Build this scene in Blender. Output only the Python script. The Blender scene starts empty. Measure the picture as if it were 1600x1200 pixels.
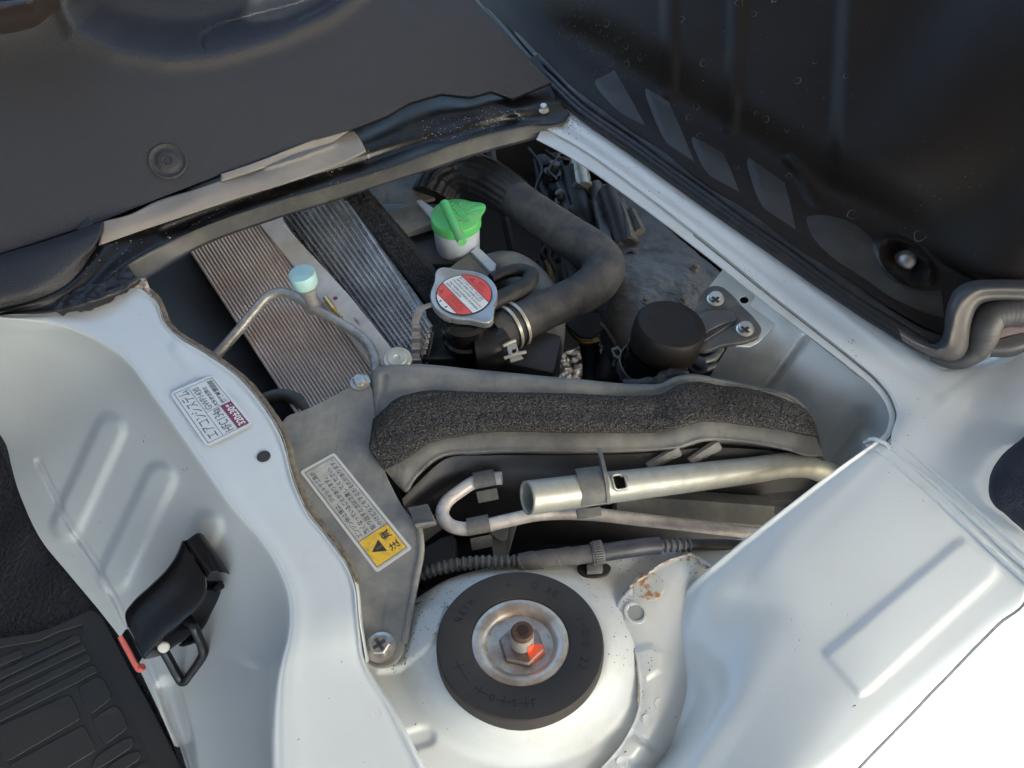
import bpy, bmesh, math, random
import numpy as np
from mathutils import Vector, Matrix, noise
R = math.radians
random.seed(4); rng = np.random.default_rng(4)
scene = bpy.context.scene
COL = scene.collection

# ---------------------------------------------------------------- camera
PITCH = R(52); FPX = 1232.0
CAM = np.array([0.0, -0.400, 0.512])
F_ = np.array([0, math.cos(PITCH), -math.sin(PITCH)])
R_ = np.array([1.0, 0, 0])
U_ = np.array([0, math.sin(PITCH), math.cos(PITCH)])
cd = bpy.data.cameras.new("camera"); cam = bpy.data.objects.new("camera", cd); COL.objects.link(cam)
cam.location = CAM; cam.rotation_euler = (R(90) - PITCH, 0, 0)
cd.sensor_width = 36; cd.lens = 36 * FPX / 1600; cd.clip_start = 0.02; cd.clip_end = 200
scene.camera = cam

# ---------------------------------------------------------------- sky, sun, exposure
SUN = Vector((0.70, -0.48, 0.58)).normalized()
w = bpy.data.worlds.new("World"); scene.world = w; w.use_nodes = True
nt = w.node_tree; bg = nt.nodes['Background']
sky = nt.nodes.new('ShaderNodeTexSky'); sky.sky_type = 'NISHITA'; sky.sun_disc = False
sky.sun_elevation = math.asin(SUN.z); sky.sun_rotation = math.atan2(SUN.x, SUN.y)
sky.air_density = 1.0; sky.dust_density = 2.5; sky.ozone_density = 1.0
nt.links.new(sky.outputs[0], bg.inputs[0]); bg.inputs[1].default_value = 0.15
sd = bpy.data.lights.new("sun", 'SUN'); sd.energy = 2.0; sd.angle = R(0.4); sd.color = (1, .985, .965)
sun = bpy.data.objects.new("sun", sd); COL.objects.link(sun)
sun.rotation_euler = SUN.to_track_quat('Z', 'Y').to_euler(); sun.location = SUN * 3
scene.view_settings.view_transform = 'Standard'; scene.view_settings.look = 'None'
scene.view_settings.exposure = 1.98; scene.view_settings.gamma = 1
scene.view_settings.use_white_balance = True; scene.view_settings.white_balance_temperature = 6650; scene.view_settings.white_balance_tint = 4
scene.cycles.use_denoising = True
scene.cycles.max_bounces = 8

# ---------------------------------------------------------------- geometry helpers
# a point of the place is found from where it shows in the photograph and its real height (cm above the seat-box flange)
def ray(px, py):
    px = np.asarray(px, float); py = np.asarray(py, float)
    return F_ + R_ * ((px - 800) / FPX)[..., None] + U_ * ((600 - py) / FPX)[..., None]
def Wn(px, py, z):
    d = ray(px, py); z = np.asarray(z, float) / 100
    t = (z - CAM[2]) / d[..., 2]
    return CAM + d * t[..., None]
def W(px, py, z): return Vector(Wn(px, py, z))
def pxm(p):
    "metres per photo pixel at point p"
    return float(np.dot(np.array(p) - CAM, F_)) / FPX

ORG = {}
def thing(name, label, cat, loc, group=None, kind=None):
    o = bpy.data.objects.new(name, None); COL.objects.link(o); o.location = loc; o.empty_display_size = .01
    o['label'] = label
    if cat: o['category'] = cat
    if group: o['group'] = group
    if kind: o['kind'] = kind
    ORG[o] = Vector(loc); return o
def tag(o, label=None, cat=None, group=None, kind=None):
    if label: o['label'] = label
    if cat: o['category'] = cat
    if group: o['group'] = group
    if kind: o['kind'] = kind
    return o
def emit_mesh(name, me, mat, parent=None, smooth=True, angle=40):
    if mat is not None and not me.materials: me.materials.append(mat)
    if parent is None:
        co = np.empty(len(me.vertices) * 3); me.vertices.foreach_get('co', co); co = co.reshape(-1, 3)
        org = Vector(((co[:, 0].min() + co[:, 0].max()) / 2, (co[:, 1].min() + co[:, 1].max()) / 2, co[:, 2].min()))
    else: org = ORG[parent]
    me.transform(Matrix.Translation(-org))
    if smooth:
        me.shade_smooth()
        try: me.set_sharp_from_angle(angle=R(angle))
        except Exception: pass
    o = bpy.data.objects.new(name, me); COL.objects.link(o)
    if parent is None: o.location = org
    else: o.parent = parent
    ORG[o] = org
    return o
def mesh(name, verts, faces, mat, parent=None, smooth=True, angle=40, face_cam=False):
    me = bpy.data.meshes.new(name)
    me.from_pydata([tuple(v) for v in verts], [], faces); me.update()
    if face_cam:
        s = 0
        for p in me.polygons:
            s += p.area * p.normal.dot(Vector(CAM) - p.center)
        if s < 0: me.flip_normals()
    else:
        bm = bmesh.new(); bm.from_mesh(me); bmesh.ops.recalc_face_normals(bm, faces=bm.faces); bm.to_mesh(me); bm.free()
    return emit_mesh(name, me, mat, parent, smooth, angle)

class MB:
    def __init__(s): s.v = []; s.f = []
    def add(s, v, f):
        k = len(s.v); s.v += [Vector(a) for a in v]; s.f += [tuple(i + k for i in q) for q in f]; return s
    def build(s, name, mat, parent=None, smooth=True, angle=40): return mesh(name, s.v, s.f, mat, parent, smooth, angle)

def resample(pts, n, linear=False):
    P = np.array([p if len(p) == 3 else (p[0], p[1], 0) for p in pts], float)
    d = np.linalg.norm(np.diff(P[:, :2], axis=0), axis=1) + np.abs(np.diff(P[:, 2])) * 4 + 1e-6
    t = np.concatenate([[0], np.cumsum(d)]); s = np.linspace(0, t[-1], n)
    return cubic(t, P, s, linear)
def cubic(t, P, s, linear=False):
    if linear or len(P) < 3:
        return np.stack([np.interp(s, t, P[:, k]) for k in range(P.shape[1])], 1)
    m = np.zeros_like(P)
    for i in range(1, len(P) - 1):
        h0 = t[i] - t[i-1]; h1 = t[i+1] - t[i]
        a = (P[i] - P[i-1]) / h0; b = (P[i+1] - P[i]) / h1
        m[i] = (a * h1 + b * h0) / (h0 + h1)
        # limit overshoot
    m[0] = (P[1] - P[0]) / (t[1] - t[0]); m[-1] = (P[-1] - P[-2]) / (t[-1] - t[-2])
    i = np.clip(np.searchsorted(t, s, side='right') - 1, 0, len(P) - 2)
    h = (t[i+1] - t[i])[:, None]; u = ((s - t[i]))[:, None] / h
    u2 = u * u; u3 = u2 * u
    return (2*u3-3*u2+1)*P[i] + (u3-2*u2+u)*h*m[i] + (-2*u3+3*u2)*P[i+1] + (u3-u2)*h*m[i+1]
def grid_mesh(name, G, mat, parent=None, closed_u=False, face_cam=True, angle=50, solid=0, smooth=True, skip=None):
    nv, nu = G.shape[:2]; V = G.reshape(-1, 3); f = []
    for j in range(nv - 1):
        for i in range(nu if closed_u else nu - 1):
            i2 = (i + 1) % nu
            if skip is not None and np.linalg.norm((V[j*nu+i]+V[(j+1)*nu+i2])/2 - skip[0]) < skip[1]: continue
            f.append((j*nu+i, j*nu+i2, (j+1)*nu+i2, (j+1)*nu+i))
    o = mesh(name, V, f, mat, parent, smooth, angle, face_cam=face_cam)
    if solid:
        m = o.modifiers.new('thickness', 'SOLIDIFY'); m.thickness = solid / 100; m.offset = -1
    return o
def patch(name, rails, nu, nv, mat, parent=None, dz=None, linear_across=False, linear=False, solid=.12, tv=None, angle=50, rough=None, skip=None):
    RR = np.stack([np.array(r, float) if len(r) == nu else resample(r, nu, linear) for r in rails], 0)           # rails x nu x 3
    t = np.arange(len(rails), dtype=float) if tv is None else np.array(tv, float)
    s = np.concatenate([np.linspace(t[k], t[k+1], nv if isinstance(nv, int) else nv[k], endpoint=False) for k in range(len(t)-1)] + [[t[-1]]])
    G = cubic(t, RR.reshape(len(rails), -1), s, linear_across).reshape(len(s), nu, 3)
    if dz is not None: G[..., 2] += dz(G[..., 0], G[..., 1])
    P = Wn(G[..., 0], G[..., 1], G[..., 2])
    if rough is not None:
        amp, sc = rough
        for j in range(P.shape[0]):
            for i in range(P.shape[1]):
                P[j, i, 2] += amp / 100 * noise.fractal(Vector(P[j, i]) * sc, 1, 2, 3)
    return grid_mesh(name, P, mat, parent, solid=solid, angle=angle, skip=skip)
def blend(A, B, t, dz=0, n=40):
    a = resample(A, n); b = resample(B, n); c = a * (1 - t) + b * t; c[:, 2] += dz
    return [tuple(x) for x in c]
def shift(A, dx, dy, dz=0): return [(p[0]+dx, p[1]+dy, (p[2] if len(p) == 3 else 0)+dz) for p in A]
def sstep(x, a, b):
    t = np.clip((x - a) / (b - a), 0, 1); return t * t * (3 - 2 * t)
def sd_caps(x, y, a, b):
    ax, ay = a; bx, by = b; dx, dy = bx-ax, by-ay
    t = np.clip(((x-ax)*dx + (y-ay)*dy) / (dx*dx+dy*dy), 0, 1)
    return np.hypot(x-ax-t*dx, y-ay-t*dy)
def sd_line(x, y, pts):
    d = np.full(np.shape(x), 1e9)
    for a, b in zip(pts[:-1], pts[1:]): d = np.minimum(d, sd_caps(x, y, a, b))
    return d
def sd_poly(x, y, poly):
    "signed: negative inside"
    d = sd_line(x, y, list(poly) + [poly[0]]); inside = np.zeros(np.shape(x), bool)
    n = len(poly)
    for i in range(n):
        x0, y0 = poly[i]; x1, y1 = poly[(i+1) % n]
        if y0 == y1: continue
        c = ((y0 > y) != (y1 > y)) & (x < (x1-x0) * (y-y0) / (y1-y0) + x0)
        inside ^= c
    return np.where(inside, -d, d)

class Pl:
    def __init__(s, p0, n):
        s.p = Vector(p0); s.n = Vector(n).normalized()
        if s.n.dot(Vector(CAM) - s.p) < 0: s.n = -s.n
        s.x = (Vector((1, 0, 0)) - s.n * s.n.x).normalized(); s.y = s.n.cross(s.x)
    def at(s, px, py, h=0):
        d = Vector(ray(px, py)); c = Vector(CAM)
        p0 = s.p + s.n * (h / 100)
        return c + d * ((p0 - c).dot(s.n) / d.dot(s.n))
    def loc(s, P): q = Vector(P) - s.p; return (q.dot(s.x), q.dot(s.y))
    def glob(s, a, b, h=0): return s.p + s.x * a + s.y * b + s.n * (h / 100)
def plane3(a, b, c):
    A, B, C = W(*a), W(*b), W(*c); return Pl(A, (B - A).cross(C - A))
def level(z): return Pl((0, 0, z / 100), (0, 0, 1))

def plate2(name, pl, loops, thick, mat, parent=None, bevel=.03, h=0, res=2, angle=35):
    "flat plate on plane pl from local 2D loops (first outer, others holes); top face h cm over the plane"
    cu = bpy.data.curves.new(name, 'CURVE'); cu.dimensions = '2D'; cu.fill_mode = 'BOTH'
    cu.extrude = max(thick / 200 - bevel / 100, 1e-5); cu.bevel_depth = bevel / 100; cu.bevel_resolution = res; cu.offset = -bevel / 100
    for L in loops:
        sp = cu.splines.new('POLY'); sp.points.add(len(L) - 1); sp.use_cyclic_u = True
        for p, q in zip(sp.points, L): p.co = (q[0], q[1], 0, 1)
    ob = bpy.data.objects.new(name, cu); COL.objects.link(ob)
    dg = bpy.context.evaluated_depsgraph_get(); me = bpy.data.meshes.new_from_object(ob.evaluated_get(dg))
    bpy.data.objects.remove(ob); bpy.data.curves.remove(cu)
    M = Matrix((pl.x, pl.y, pl.n)).transposed().to_4x4(); M.translation = pl.p + pl.n * ((h - thick / 2) / 100)
    me.transform(M); me.name = name
    return emit_mesh(name, me, mat, parent, True, angle)
def smooth_loop(pts, n):
    P = np.array(list(pts) + [pts[0]], float)
    m = len(pts); ext = np.vstack([P[-3:-1], P, P[1:3]])
    d = np.linalg.norm(np.diff(ext, axis=0), axis=1) + 1e-9; t = np.concatenate([[0], np.cumsum(d)])
    s = np.linspace(t[2], t[2 + m], n, endpoint=False)
    return [tuple(q) for q in cubic(t, ext, s)]
def plate(name, pl, outline, thick, mat, parent=None, holes=(), bevel=.03, smooth=0, h=0, res=2):
    L = smooth_loop(outline, smooth) if smooth else outline
    loops = [[pl.loc(pl.at(p[0], p[1], h)) for p in L]]
    for H in holes: loops.append([pl.loc(pl.at(p[0], p[1], h)) for p in H])
    return plate2(name, pl, loops, thick, mat, parent, bevel, h, res)
def circ(cx, cy, rx, ry=None, n=32, a0=0):
    ry = ry or rx
    return [(cx + rx*math.cos(a0+2*math.pi*i/n), cy + ry*math.sin(a0+2*math.pi*i/n)) for i in range(n)]

def frame(axis):
    a = Vector(axis).normalized(); x = Vector((1, 0, 0)) - a * a.x
    if x.length < .1: x = Vector((0, 1, 0)) - a * a.y
    x.normalize(); return x, a.cross(x), a
def lathe(name, c, axis, prof, mat, parent=None, seg=48, fn=None, angle=35, mb=None):
    "prof: (radius, height along axis) in cm"
    x, y, a = frame(axis); c = Vector(c); V = []; f = []
    for (r, h) in prof:
        for i in range(seg):
            th = 2*math.pi*i/seg; rr = r * (fn(th, h) if fn else 1)
            V.append(c + (x*math.cos(th) + y*math.sin(th)) * (rr/100) + a * (h/100))
    for j in range(len(prof)-1):
        for i in range(seg):
            i2 = (i+1) % seg; f.append((j*seg+i, j*seg+i2, (j+1)*seg+i2, (j+1)*seg+i))
    if prof[0][0] > 1e-6: f.append(tuple(range(seg))[::-1])
    if prof[-1][0] > 1e-6: f.append(tuple((len(prof)-1)*seg+i for i in range(seg)))
    if mb is not None: mb.add(V, f); return
    return mesh(name, V, f, mat, parent, True, angle)
def path(pts, n):
    P = np.array([tuple(p) for p in pts], float)
    d = np.linalg.norm(np.diff(P, axis=0), axis=1); t = np.concatenate([[0], np.cumsum(d)])
    return cubic(t, P, np.linspace(0, t[-1], n)), t[-1]
def tube_data(pts, rad, n=60, seg=16, fn=None, caps=True, smooth=True):
    "rad in cm: number or list interpolated along; fn(s_m, theta, u)->radius factor"
    if smooth: C, L = path(pts, n)
    else:
        C = np.array([tuple(p) for p in pts], float); n = len(C); L = np.linalg.norm(np.diff(C, axis=0), axis=1).sum()
    T = np.gradient(C, axis=0); T /= np.linalg.norm(T, axis=1)[:, None]
    up = Vector((0, 0, 1)) if abs(T[0][2]) < .9 else Vector((0, 1, 0))
    nrm = (up - Vector(T[0]) * up.dot(Vector(T[0]))).normalized()
    rl = [rad] if isinstance(rad, (int, float)) else list(rad)
    rr = np.interp(np.linspace(0, 1, n), np.linspace(0, 1, len(rl)), rl) if len(rl) > 1 else np.full(n, rl[0])
    V = []; f = []
    for k in range(n):
        tv = Vector(T[k]); nrm = (nrm - tv * nrm.dot(tv)).normalized(); b = tv.cross(nrm)
        u = k / (n - 1)
        for i in range(seg):
            th = 2*math.pi*i/seg; r = rr[k] / 100 * (fn(u*L, th, u) if fn else 1)
            V.append(Vector(C[k]) + (nrm*math.cos(th) + b*math.sin(th)) * r)
    for k in range(n-1):
        for i in range(seg):
            i2 = (i+1) % seg; f.append((k*seg+i, k*seg+i2, (k+1)*seg+i2, (k+1)*seg+i))
    if caps: f.append(tuple(range(seg))[::-1]); f.append(tuple((n-1)*seg+i for i in range(seg)))
    return V, f
def tube(name, pts, rad, mat, parent=None, n=60, seg=16, fn=None, caps=True, smooth=True, angle=50):
    V, f = tube_data(pts, rad, n, seg, fn, caps, smooth)
    return mesh(name, V, f, mat, parent, True, angle)
def box_data(c, ex, ey, ez):
    c = Vector(c); V = [c + ex*a + ey*b + ez*d for a in (-.5, .5) for b in (-.5, .5) for d in (-.5, .5)]
    return V, [(0, 1, 3, 2), (4, 6, 7, 5), (0, 4, 5, 1), (2, 3, 7, 6), (0, 2, 6, 4), (1, 5, 7, 3)]
def bevel_box(name, c, ex, ey, ez, mat, parent=None, bev=.1):
    V, f = box_data(c, ex, ey, ez)
    bm = bmesh.new(); vs = [bm.verts.new(v) for v in V]
    for q in f: bm.faces.new([vs[i] for i in q])
    bmesh.ops.recalc_face_normals(bm, faces=bm.faces)
    if bev: bmesh.ops.bevel(bm, geom=bm.edges[:], offset=bev/100, segments=2, affect='EDGES', profile=.6)
    me = bpy.data.meshes.new(name); bm.to_mesh(me); bm.free()
    return emit_mesh(name, me, mat, parent, True, 35)

def text_mesh(s, o, xd, yd, wid, hei, bold=0, extr=0.0):
    "text filling the box: o lower-left corner, xd / yd unit directions, wid x hei metres; returns verts, faces"
    cu = bpy.data.curves.new('txt', 'FONT'); cu.body = s; cu.size = 1; cu.offset = bold; cu.extrude = 0; cu.resolution_u = 3
    ob = bpy.data.objects.new('txt', cu); COL.objects.link(ob)
    dg = bpy.context.evaluated_depsgraph_get(); me = bpy.data.meshes.new_from_object(ob.evaluated_get(dg))
    V = [v.co.copy() for v in me.vertices]; F = [tuple(p.vertices) for p in me.polygons]
    bpy.data.objects.remove(ob); bpy.data.curves.remove(cu); bpy.data.meshes.remove(me)
    if not V: return [], []
    x0 = min(v.x for v in V); x1 = max(v.x for v in V); y0 = min(v.y for v in V); y1 = max(v.y for v in V)
    xd = Vector(xd); yd = Vector(yd); n = xd.cross(yd).normalized()
    out = [Vector(o) + xd * ((v.x-x0)/(x1-x0)*wid) + yd * ((v.y-y0)/(y1-y0)*hei) for v in V]
    if extr:
        k = len(out); top = [v + n*extr for v in out]
        ec = {}
        for q in F:
            for a, b in zip(q, q[1:] + q[:1]): ec[(a, b)] = 1
        F2 = [tuple(i + k for i in q) for q in F] + [(a, b, b+k, a+k) for (a, b) in ec if (b, a) not in ec]
        return out + top, F2
    return out, F

from mathutils.bvhtree import BVHTree
def bvh(o):
    me = o.data; org = ORG[o]
    return BVHTree.FromPolygons([v.co + org for v in me.vertices], [tuple(p.vertices) for p in me.polygons])
def hit(tree, px, py):
    p, n, i, d = tree.ray_cast(Vector(CAM), Vector(ray(px, py)).normalized())
    if p is None: return None, None
    if n.dot(Vector(CAM) - p) < 0: n = -n
    return p, n
def specks(name, o, spots, m, label=None, lift=.0002):
    """crumbs of dirt lying on object o: spots = (px, py, spread px, count, size mm)"""
    T_ = bvh(o); mb = MB()
    for (x, y, sp, n, sz) in spots:
        for k in range(n):
            if isinstance(sp, tuple): qx, qy = x + rng.uniform(-sp[0], sp[0]), y + rng.uniform(-sp[1], sp[1])
            else: qx, qy = x + rng.normal(0, sp), y + rng.normal(0, sp)
            p, nn_ = hit(T_, qx, qy)
            if p is None: continue
            a = nn_.orthogonal().normalized(); b = nn_.cross(a); r = sz * rng.uniform(.35, 1.1) / 1000; st_ = rng.uniform(.4, 1); a0 = rng.uniform(0, 6)
            V = [p + nn_*lift + (a*math.cos(a0+t*1.257) + b*math.sin(a0+t*1.257)*st_)*r*rng.uniform(.7, 1.2) for t in range(5)] + [p + nn_*(lift + r*.5)]
            mb.add(V, [(t, (t+1) % 5, 5) for t in range(5)])
    ob = mb.build(name, m, ob_parent(o), smooth=False); ob['kind'] = 'stuff'; return ob
def ob_parent(o): return o.parent if o.parent is not None else o
def roundpoly(P, r, n=5):
    out = []; N_ = len(P)
    for i in range(N_):
        a, b, c = np.array(P[i-1], float), np.array(P[i], float), np.array(P[(i+1) % N_], float)
        la, lc = np.linalg.norm(a-b), np.linalg.norm(c-b); k = min(r, la*.45, lc*.45)
        p0, p1 = b + (a-b)/la*k, b + (c-b)/lc*k
        for t in np.linspace(0, 1, n): out.append(tuple((1-t)**2*p0 + 2*t*(1-t)*b + t*t*p1))
    return out

# ---------------------------------------------------------------- materials
def lin(r, g, b):
    f = lambda c: (c/255/12.92) if c/255 <= .04045 else ((c/255+.055)/1.055)**2.4
    return (f(r), f(g), f(b))
def mat(name, col, rough=.5, metal=0., bump=None, mix=(), coat=0., spec=.5, trans=0, sub=0, bump2=None, rvar=0):
    """mix: layers (colour, noise scale per m, lo, hi, amount, kind) kind 'n' noise, 'v' voronoi dots, 's' stretched noise"""
    m = bpy.data.materials.new(name); m.use_nodes = True; nt = m.node_tree; N = nt.nodes; L = nt.links
    p = N['Principled BSDF']; p.inputs['Roughness'].default_value = rough; p.inputs['Metallic'].default_value = metal
    p.inputs['Specular IOR Level'].default_value = spec
    if coat: p.inputs['Coat Weight'].default_value = coat; p.inputs['Coat Roughness'].default_value = .06
    if trans: p.inputs['Transmission Weight'].default_value = trans
    if sub:
        p.inputs['Subsurface Weight'].default_value = sub; p.inputs['Subsurface Radius'].default_value = (.01, .01, .01)
        p.inputs['Subsurface Scale'].default_value = .5
    tc = N.new('ShaderNodeTexCoord'); cur = None
    p.inputs['Base Color'].default_value = (*col, 1)
    for (c, sc, lo, hi, amt, kind) in mix:
        if kind == 'v':
            # dots: distance to the nearest random cell point, thinned by a coarse noise
            t = N.new('ShaderNodeTexVoronoi'); t.inputs['Scale'].default_value = sc; out = t.outputs['Distance']
            nz = N.new('ShaderNodeTexNoise'); nz.inputs['Scale'].default_value = sc * .8; nz.inputs['Detail'].default_value = 3
            ad = N.new('ShaderNodeMath'); ad.operation = 'MULTIPLY_ADD'; L.new(nz.outputs['Fac'], ad.inputs[0]); ad.inputs[1].default_value = .55; L.new(out, ad.inputs[2])
            L.new(tc.outputs['Object'], nz.inputs['Vector']); out = ad.outputs[0]
        else:
            t = N.new('ShaderNodeTexNoise'); t.inputs['Scale'].default_value = sc; t.inputs['Detail'].default_value = 6; t.inputs['Roughness'].default_value = .62
            out = t.outputs['Fac']
        if kind == 's':
            mp = N.new('ShaderNodeMapping'); mp.inputs['Scale'].default_value = (1, .12, 1); mp.inputs['Rotation'].default_value = (0, 0, .5)
            L.new(tc.outputs['Object'], mp.inputs[0]); L.new(mp.outputs[0], t.inputs['Vector'])
        else: L.new(tc.outputs['Object'], t.inputs['Vector'])
        mr = N.new('ShaderNodeMapRange'); mr.inputs['From Min'].default_value = lo; mr.inputs['From Max'].default_value = hi
        mr.inputs['To Min'].default_value = 0; mr.inputs['To Max'].default_value = amt; L.new(out, mr.inputs['Value'])
        mx = N.new('ShaderNodeMix'); mx.data_type = 'RGBA'; L.new(mr.outputs[0], mx.inputs[0])
        if cur is None: mx.inputs[6].default_value = (*col, 1)
        else: L.new(cur, mx.inputs[6])
        mx.inputs[7].default_value = (*c, 1); cur = mx.outputs[2]
        if rvar and kind == 'n':
            rr = N.new('ShaderNodeMapRange'); rr.inputs['To Min'].default_value = rough; rr.inputs['To Max'].default_value = min(1, rough + rvar)
            L.new(mr.outputs[0], rr.inputs['Value']); L.new(rr.outputs[0], p.inputs['Roughness']); rvar = 0
    if cur is not None: L.new(cur, p.inputs['Base Color'])
    prev = None
    for b in (bump, bump2):
        if not b: continue
        sc, st, dist = b[:3]; kind = b[3] if len(b) > 3 else 'n'
        if kind == 'v': t = N.new('ShaderNodeTexVoronoi'); o = t.outputs['Distance']
        else: t = N.new('ShaderNodeTexNoise'); t.inputs['Detail'].default_value = 3; o = t.outputs['Fac']
        t.inputs['Scale'].default_value = sc; L.new(tc.outputs['Object'], t.inputs['Vector'])
        bn = N.new('ShaderNodeBump'); bn.inputs['Strength'].default_value = st; bn.inputs['Distance'].default_value = dist
        L.new(o, bn.inputs['Height'])
        if prev is not None: L.new(prev, bn.inputs['Normal'])
        prev = bn.outputs[0]
    if prev is not None: L.new(prev, p.inputs['Normal'])
    return m

DUST = (.30, .275, .235)
BLK = (.012, .012, .014)
M = {}
M['paint'] = mat('white_paint', (.60, .635, .64), .28, coat=.5, bump=(60, .03, .002), mix=[((.52, .53, .50), 9, .55, .8, .35, 'n'), ((.08, .07, .06), 95, .235, .2, .9, 'v')])
M['paint_clean'] = mat('white_paint_clean', (.60, .64, .645), .28, coat=.6, bump=(25, .03, .002), bump2=(420, .03, .0003), mix=[((.52, .52, .50), 38, .58, .78, .28, 'n'), ((.53, .55, .54), 7, .5, .8, .4, 'n'), ((.2, .18, .15), 55, .205, .18, .8, 'v')])
M['paint_dirty'] = mat('dusty_white_paint', (.56, .585, .575), .45, coat=.15, bump=(500, .05, .0005), rvar=.3,
    mix=[((.47, .455, .41), 22, .46, .72, .6, 'n'), ((.05, .045, .04), 120, .285, .24, .9, 'v'), ((.06, .05, .04), 260, .27, .22, .8, 'v')])
M['paint_wall'] = mat('white_primer_wall', (.68, .715, .71), .5, mix=[((.30, .30, .27), 14, .5, .75, .6, 'n'), ((.06, .06, .05), 90, .24, .2, .8, 'v')])
M['paint_tower2'] = mat('stained_white_paint', (.56, .585, .57), .32, coat=.4, mix=[((.47, .45, .38), 14, .52, .72, .6, 'n'), ((.07, .06, .05), 120, .25, .21, .8, 'v')])
M['rust'] = mat('rust', (.38, .20, .09), .9, mix=[((.58, .57, .52), 160, .42, .55, .95, 'n'), ((.12, .05, .02), 300, .5, .7, .7, 'n')], bump=(700, .4, .0006))
M['sealer'] = mat('seam_sealer', (.20, .165, .12), .8, mix=[((.08, .06, .045), 150, .4, .65, .8, 'n')], bump=(300, .4, .001))
M['grain'] = mat('grained_grey_plastic', (.029, .030, .035), .42, bump=(850, .8, .0013), bump2=(1900, .3, .0004), spec=.5, mix=[((.036, .032, .030), 6, .4, .7, .6, 'n')])
M['grain_brown'] = mat('brown_black_vinyl', (.035, .026, .026), .45, bump=(300, .2, .0005))
M['black_panel'] = mat('black_coated_panel', (.014, .0108, .0092), .48, spec=.18, bump=(40, .08, .002), mix=[((.022, .02, .018), 5, .45, .8, .7, 'n'), ((.06, .057, .05), 190, .215, .19, .7, 'v')])
M['rubber'] = mat('black_rubber', (.012, .012, .014), .42, bump=(400, .1, .0004), mix=[((.07, .065, .055), 60, .5, .75, .5, 'n')])
M['seal_grey'] = mat('grey_trim_plastic', (.052, .05, .053), .5, bump=(900, .15, .0003))
M['cross'] = mat('black_painted_steel', (.006, .006, .0065), .35, rvar=.4, mix=[((.035, .032, .027), 30, .48, .68, .7, 'n'), ((.42, .40, .34), 75, .225, .19, .9, 'v')], bump=(90, .1, .001))
M['cross_lip'] = mat('dusty_steel_lip', (.06, .06, .062), .5, mix=[((.12, .113, .10), 35, .4, .7, .8, 'n'), ((.02, .02, .02), 15, .55, .7, .6, 'n')], bump=(200, .2, .0006))
M['felt'] = mat('beige_felt', (.25, .228, .21), .95, bump=(1200, .3, .0004), mix=[((.20, .182, .168), 40, .4, .7, .7, 'n')])
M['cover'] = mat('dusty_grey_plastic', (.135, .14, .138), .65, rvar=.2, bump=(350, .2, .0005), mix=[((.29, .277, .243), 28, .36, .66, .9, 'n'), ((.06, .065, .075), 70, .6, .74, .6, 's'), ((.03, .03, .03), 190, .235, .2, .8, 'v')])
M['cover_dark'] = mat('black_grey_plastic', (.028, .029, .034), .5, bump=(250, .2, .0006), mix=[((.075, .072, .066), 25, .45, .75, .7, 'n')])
M['tank'] = mat('black_nylon', (.016, .016, .019), .38, bump=(300, .15, .0005), mix=[((.07, .068, .062), 45, .48, .75, .6, 'n')])
M['neck'] = mat('glossy_black_plastic', (.008, .008, .009), .2, mix=[((.05, .05, .05), 90, .6, .75, .4, 'n')])
M['hose'] = mat('dusty_rubber_hose', (.034, .035, .040), .68, bump=(500, .25, .0004), mix=[((.125, .112, .092), 55, .38, .75, .7, 'n'), ((.02, .02, .02), 120, .22, .2, .5, 'v')])
M['hose_dark'] = mat('dark_rubber_hose', (.016, .017, .02), .55, bump=(400, .2, .0004), mix=[((.06, .057, .05), 40, .45, .7, .6, 'n')])
M['alu'] = mat('dull_aluminium', (.42, .41, .39), .42, metal=.55, bump=(500, .2, .0004), mix=[((.24, .22, .19), 60, .4, .7, .8, 'n')])
M['alu_pipe'] = mat('oxidised_aluminium_pipe', (.42, .41, .38), .45, metal=.55, bump=(350, .2, .0005), mix=[((.22, .20, .17), 120, .45, .7, .8, 'n'), ((.05, .05, .05), 240, .25, .21, .7, 'v')])
M['zinc'] = mat('chalky_zinc_tube', (.38, .385, .345), .42, metal=.45, bump=(220, .25, .0006), rvar=.35, mix=[((.26, .255, .21), 75, .42, .7, .55, 'n'), ((.07, .065, .05), 190, .265, .22, .8, 'v')])
M['zinc_pink'] = mat('pale_zinc_rod', (.66, .61, .57), .42, metal=.15, bump=(220, .15, .0004), mix=[((.35, .31, .27), 70, .42, .7, .8, 'n'), ((.06, .05, .045), 260, .25, .21, .7, 'v')])
M['fin_red'] = mat('coppery_aluminium_fins', (.80, .71, .65), .5, metal=.1, mix=[((.50, .39, .33), 12, .35, .7, .8, 'n'), ((.02, .015, .01), 75, .2, .16, 1, 'v')])
M['header'] = mat('aluminium_header', (.66, .62, .56), .5, metal=.2, mix=[((.42, .38, .33), 30, .35, .7, .8, 'n')])
M['fin'] = mat('aluminium_tubes', (.66, .68, .70), .45, metal=.2, mix=[((.16, .165, .18), 25, .4, .7, .7, 'n')])
M['fin_dk'] = mat('dark_fin_core', (.06, .065, .075), .6, metal=.2)
M['foam'] = mat('open_cell_foam', (.026, .024, .022), .95, bump=(650, 1.0, .003), bump2=(1300, .8, .0012), mix=[((.27, .247, .222), 900, .45, .60, .85, 'n'), ((.03, .027, .025), 16, .5, .7, .75, 'n'), ((.006, .006, .006), 800, .6, .66, .9, 'n')])
M['foam_dk'] = mat('black_foam', (.012, .012, .013), .95, bump=(500, 1.0, .003), mix=[((.06, .057, .052), 480, .52, .62, .8, 'n')])
M['rubber_ring'] = mat('matt_rubber_ring', (.027, .024, .0225), .72, bump=(900, .12, .0003), mix=[((.036, .032, .029), 30, .4, .7, .7, 'n')])
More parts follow.
